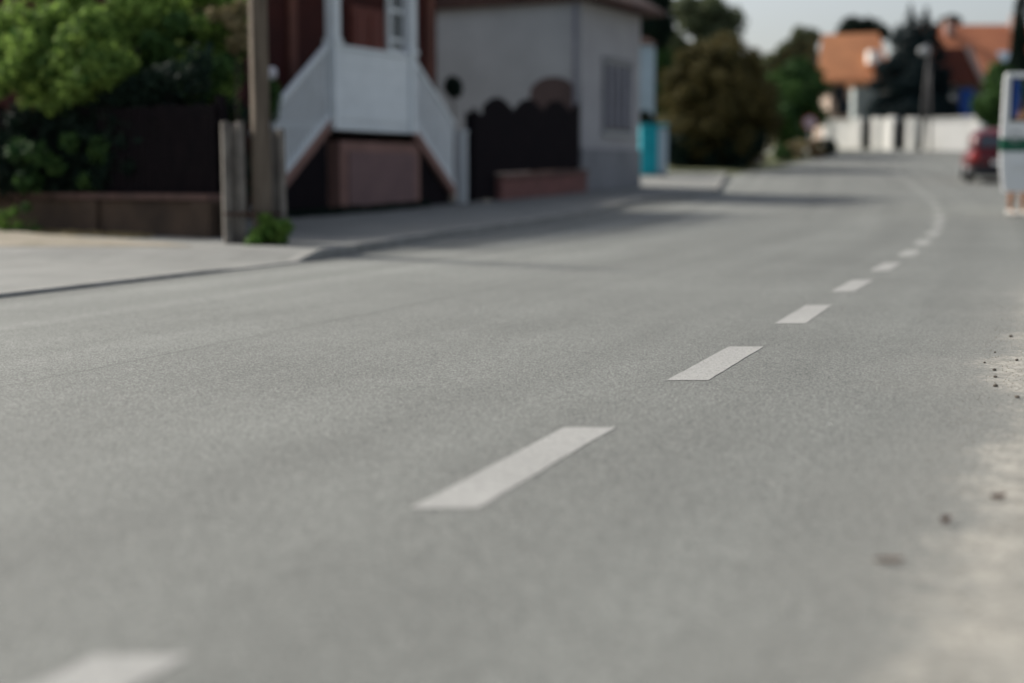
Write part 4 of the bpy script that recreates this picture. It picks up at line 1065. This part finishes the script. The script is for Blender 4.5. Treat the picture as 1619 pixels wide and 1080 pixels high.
for s in (-1, 1):
    MB().ball((s * .034, -.108, 1.735), (.014, .01, .009), 10, 6).build('eye', M['whitewall'], pe, True)
    MB().ball((s * .092, -.01, 1.715), (.014, .024, .034), 10, 6).build('ear', M['skin'], pe, True)
MB().ball((0, -.108, 1.655), (.026, .01, .009), 10, 6).build('mouth', M['signrim'], pe, True)
PY = 24.35
pe.location = (X(1603, PY), PY, zt(PY) + .0); pe.rotation_euler = (0, 0, math.radians(25)); pe.scale = (1.03, 1.03, 1.03)
# blue jacket hanging inside the open door window
jk = thing('hanging_jacket', 'bright blue jacket hanging inside the open van door window', 'jacket')
jx, jy, jz = X(1589, 24.05), 24.08, Z(155, 24.05)
lp_ = []
for (z, hw, hd_) in ((.36, .03, .02), (.32, .06, .035), (.26, .09, .045), (.1, .085, .05), (-.12, .085, .05), (-.30, .10, .045), (-.33, .09, .03)):
    lp_.append([(jx + hw * math.cos(a * math.pi / 8) * (1 + .08 * math.sin(a * 2.4)), jy + hd_ * math.sin(a * math.pi / 8) * (1 + .3 * math.sin(a * 1.7)), jz + z) for a in range(16)])
MB().loft(lp_).build('jacket_body', M['blue'], jk, True)
for s in (-1, 1):
    MB().tube([(jx + s * .07, jy, jz + .24), (jx + s * .105, jy + .01, jz + .05), (jx + s * .11, jy + .02, jz - .18)], [.035, .033, .03], 10).build('sleeve', M['blue'], jk, True)

# ------------------------------------------------------------------ pebbles, leaves and twigs on the road
M['pebble'] = mat('pebble', (.17, .145, .12), (.10, .085, .07), 40, .9)
def gpt(px, py): Y = CAM_H * FPX / (py - 280) * 1.0; return X(px, Y), Y
pr = random.Random(21)
def stone(x, y, r_, name='pebble', m=None):
    b = MB(); b.ball((0, 0, 0), (r_, r_ * .8, r_ * .65), 10, 7, .12, pr)
    o = b.build(name, m or M['pebble'], None, True); o.location = (x, y, zt(y) + r_ * .45); o.rotation_euler = (0, 0, pr.uniform(0, 6)); return o
peb = [((1600, 533), .013, 'small dark pebble standing alone above the sand patch'), ((1576, 587), .011, 'dark pebble at the left rim of the sand patch'), ((1578, 598), .010, 'dark pebble just below the one at the rim of the sand patch'), ((1579, 613), .013, 'brown pebble below the sand patch rim'),
       ((1611, 571), .011, 'small pebble inside the bright sand patch near its top'), ((1614, 631), .012, 'pebble at the frame edge below the bright sand patch'), ((1560, 575), .008, 'tiny pebble on the asphalt left of the sand patch'), ((1576, 558), .007, 'tiny pebble above the left rim of the sand patch')]
for (p, r_, lab) in peb:
    x, y = gpt(*p); tag(stone(x, y, r_ * .8), lab, 'pebble', 'pebbles by the sand at the road edge')
# sandy grit
b = MB()
for i in range(1500):
    y = pr.uniform(1.6, 9); x = lineX(y) + 1.12 + abs(pr.gauss(0.15, .3)); s = pr.uniform(.0015, .0036)
    z = zt(y) + s * .4
    b.add([(x - s, y - s * .5, z - s), (x + s, y - s * .6, z - s), (x, y + s, z - s), (x + s * .1, y, z + s)], [(0, 1, 3), (1, 2, 3), (2, 0, 3), (0, 2, 1)])
tag(b.build('grit', mat('pale_grit', (.42, .37, .29), (.25, .21, .16), 60, .95)), 'pale sandy grit scattered along the road edge', 'grit', kind='stuff')
def fallen(px, py, l, wd_, col, lab, name='fallen_leaf', rz=0, h=.01):
    x, y = gpt(px, py); n = 10; v = []; f = []
    for i in range(n + 1):
        t = i / n * 2 - 1; wv = wd_ * (1 - t * t) ** .7 + .0005
        for q in (-1, 0, 1): v.append((t * l, q * wv, h * (abs(q) * .9 + .35 * t * t) + .003))
    for i in range(n):
        for q in range(2): a = i * 3 + q; f.append((a, a + 1, a + 4, a + 3))
    me = bpy.data.meshes.new(name); me.from_pydata(v, [], f); me.materials.append(col); o = link(bpy.data.objects.new(name, me))
    so_ = o.modifiers.new('thick', 'SOLIDIFY'); so_.thickness = .001
    o.location = (x, y, zt(y) + .001); o.rotation_euler = (0, 0, rz); tag(o, lab, 'leaf'); return o
ML = mat('brown_leaf', (.17, .075, .05), (.10, .045, .03), 60, .7)
ML2 = mat('tan_leaf', (.30, .20, .14), (.22, .14, .10), 60, .7)
fallen(1507, 838, .013, .010, ML, 'dark reddish brown curled leaf scrap on the asphalt', rz=.4, h=.014)
fallen(1590, 797, .018, .008, ML, 'dark brown leaf scrap on the sand near the frame edge', rz=.1, h=.01)
fallen(1418, 902, .032, .008, ML2, 'pale brown flat leaf lying nearest the camera', rz=.05, h=.006)
fallen(1316, 677, .006, .004, M['whitewall'], 'tiny pale petal on the asphalt left of the sand', rz=.3, h=.003)
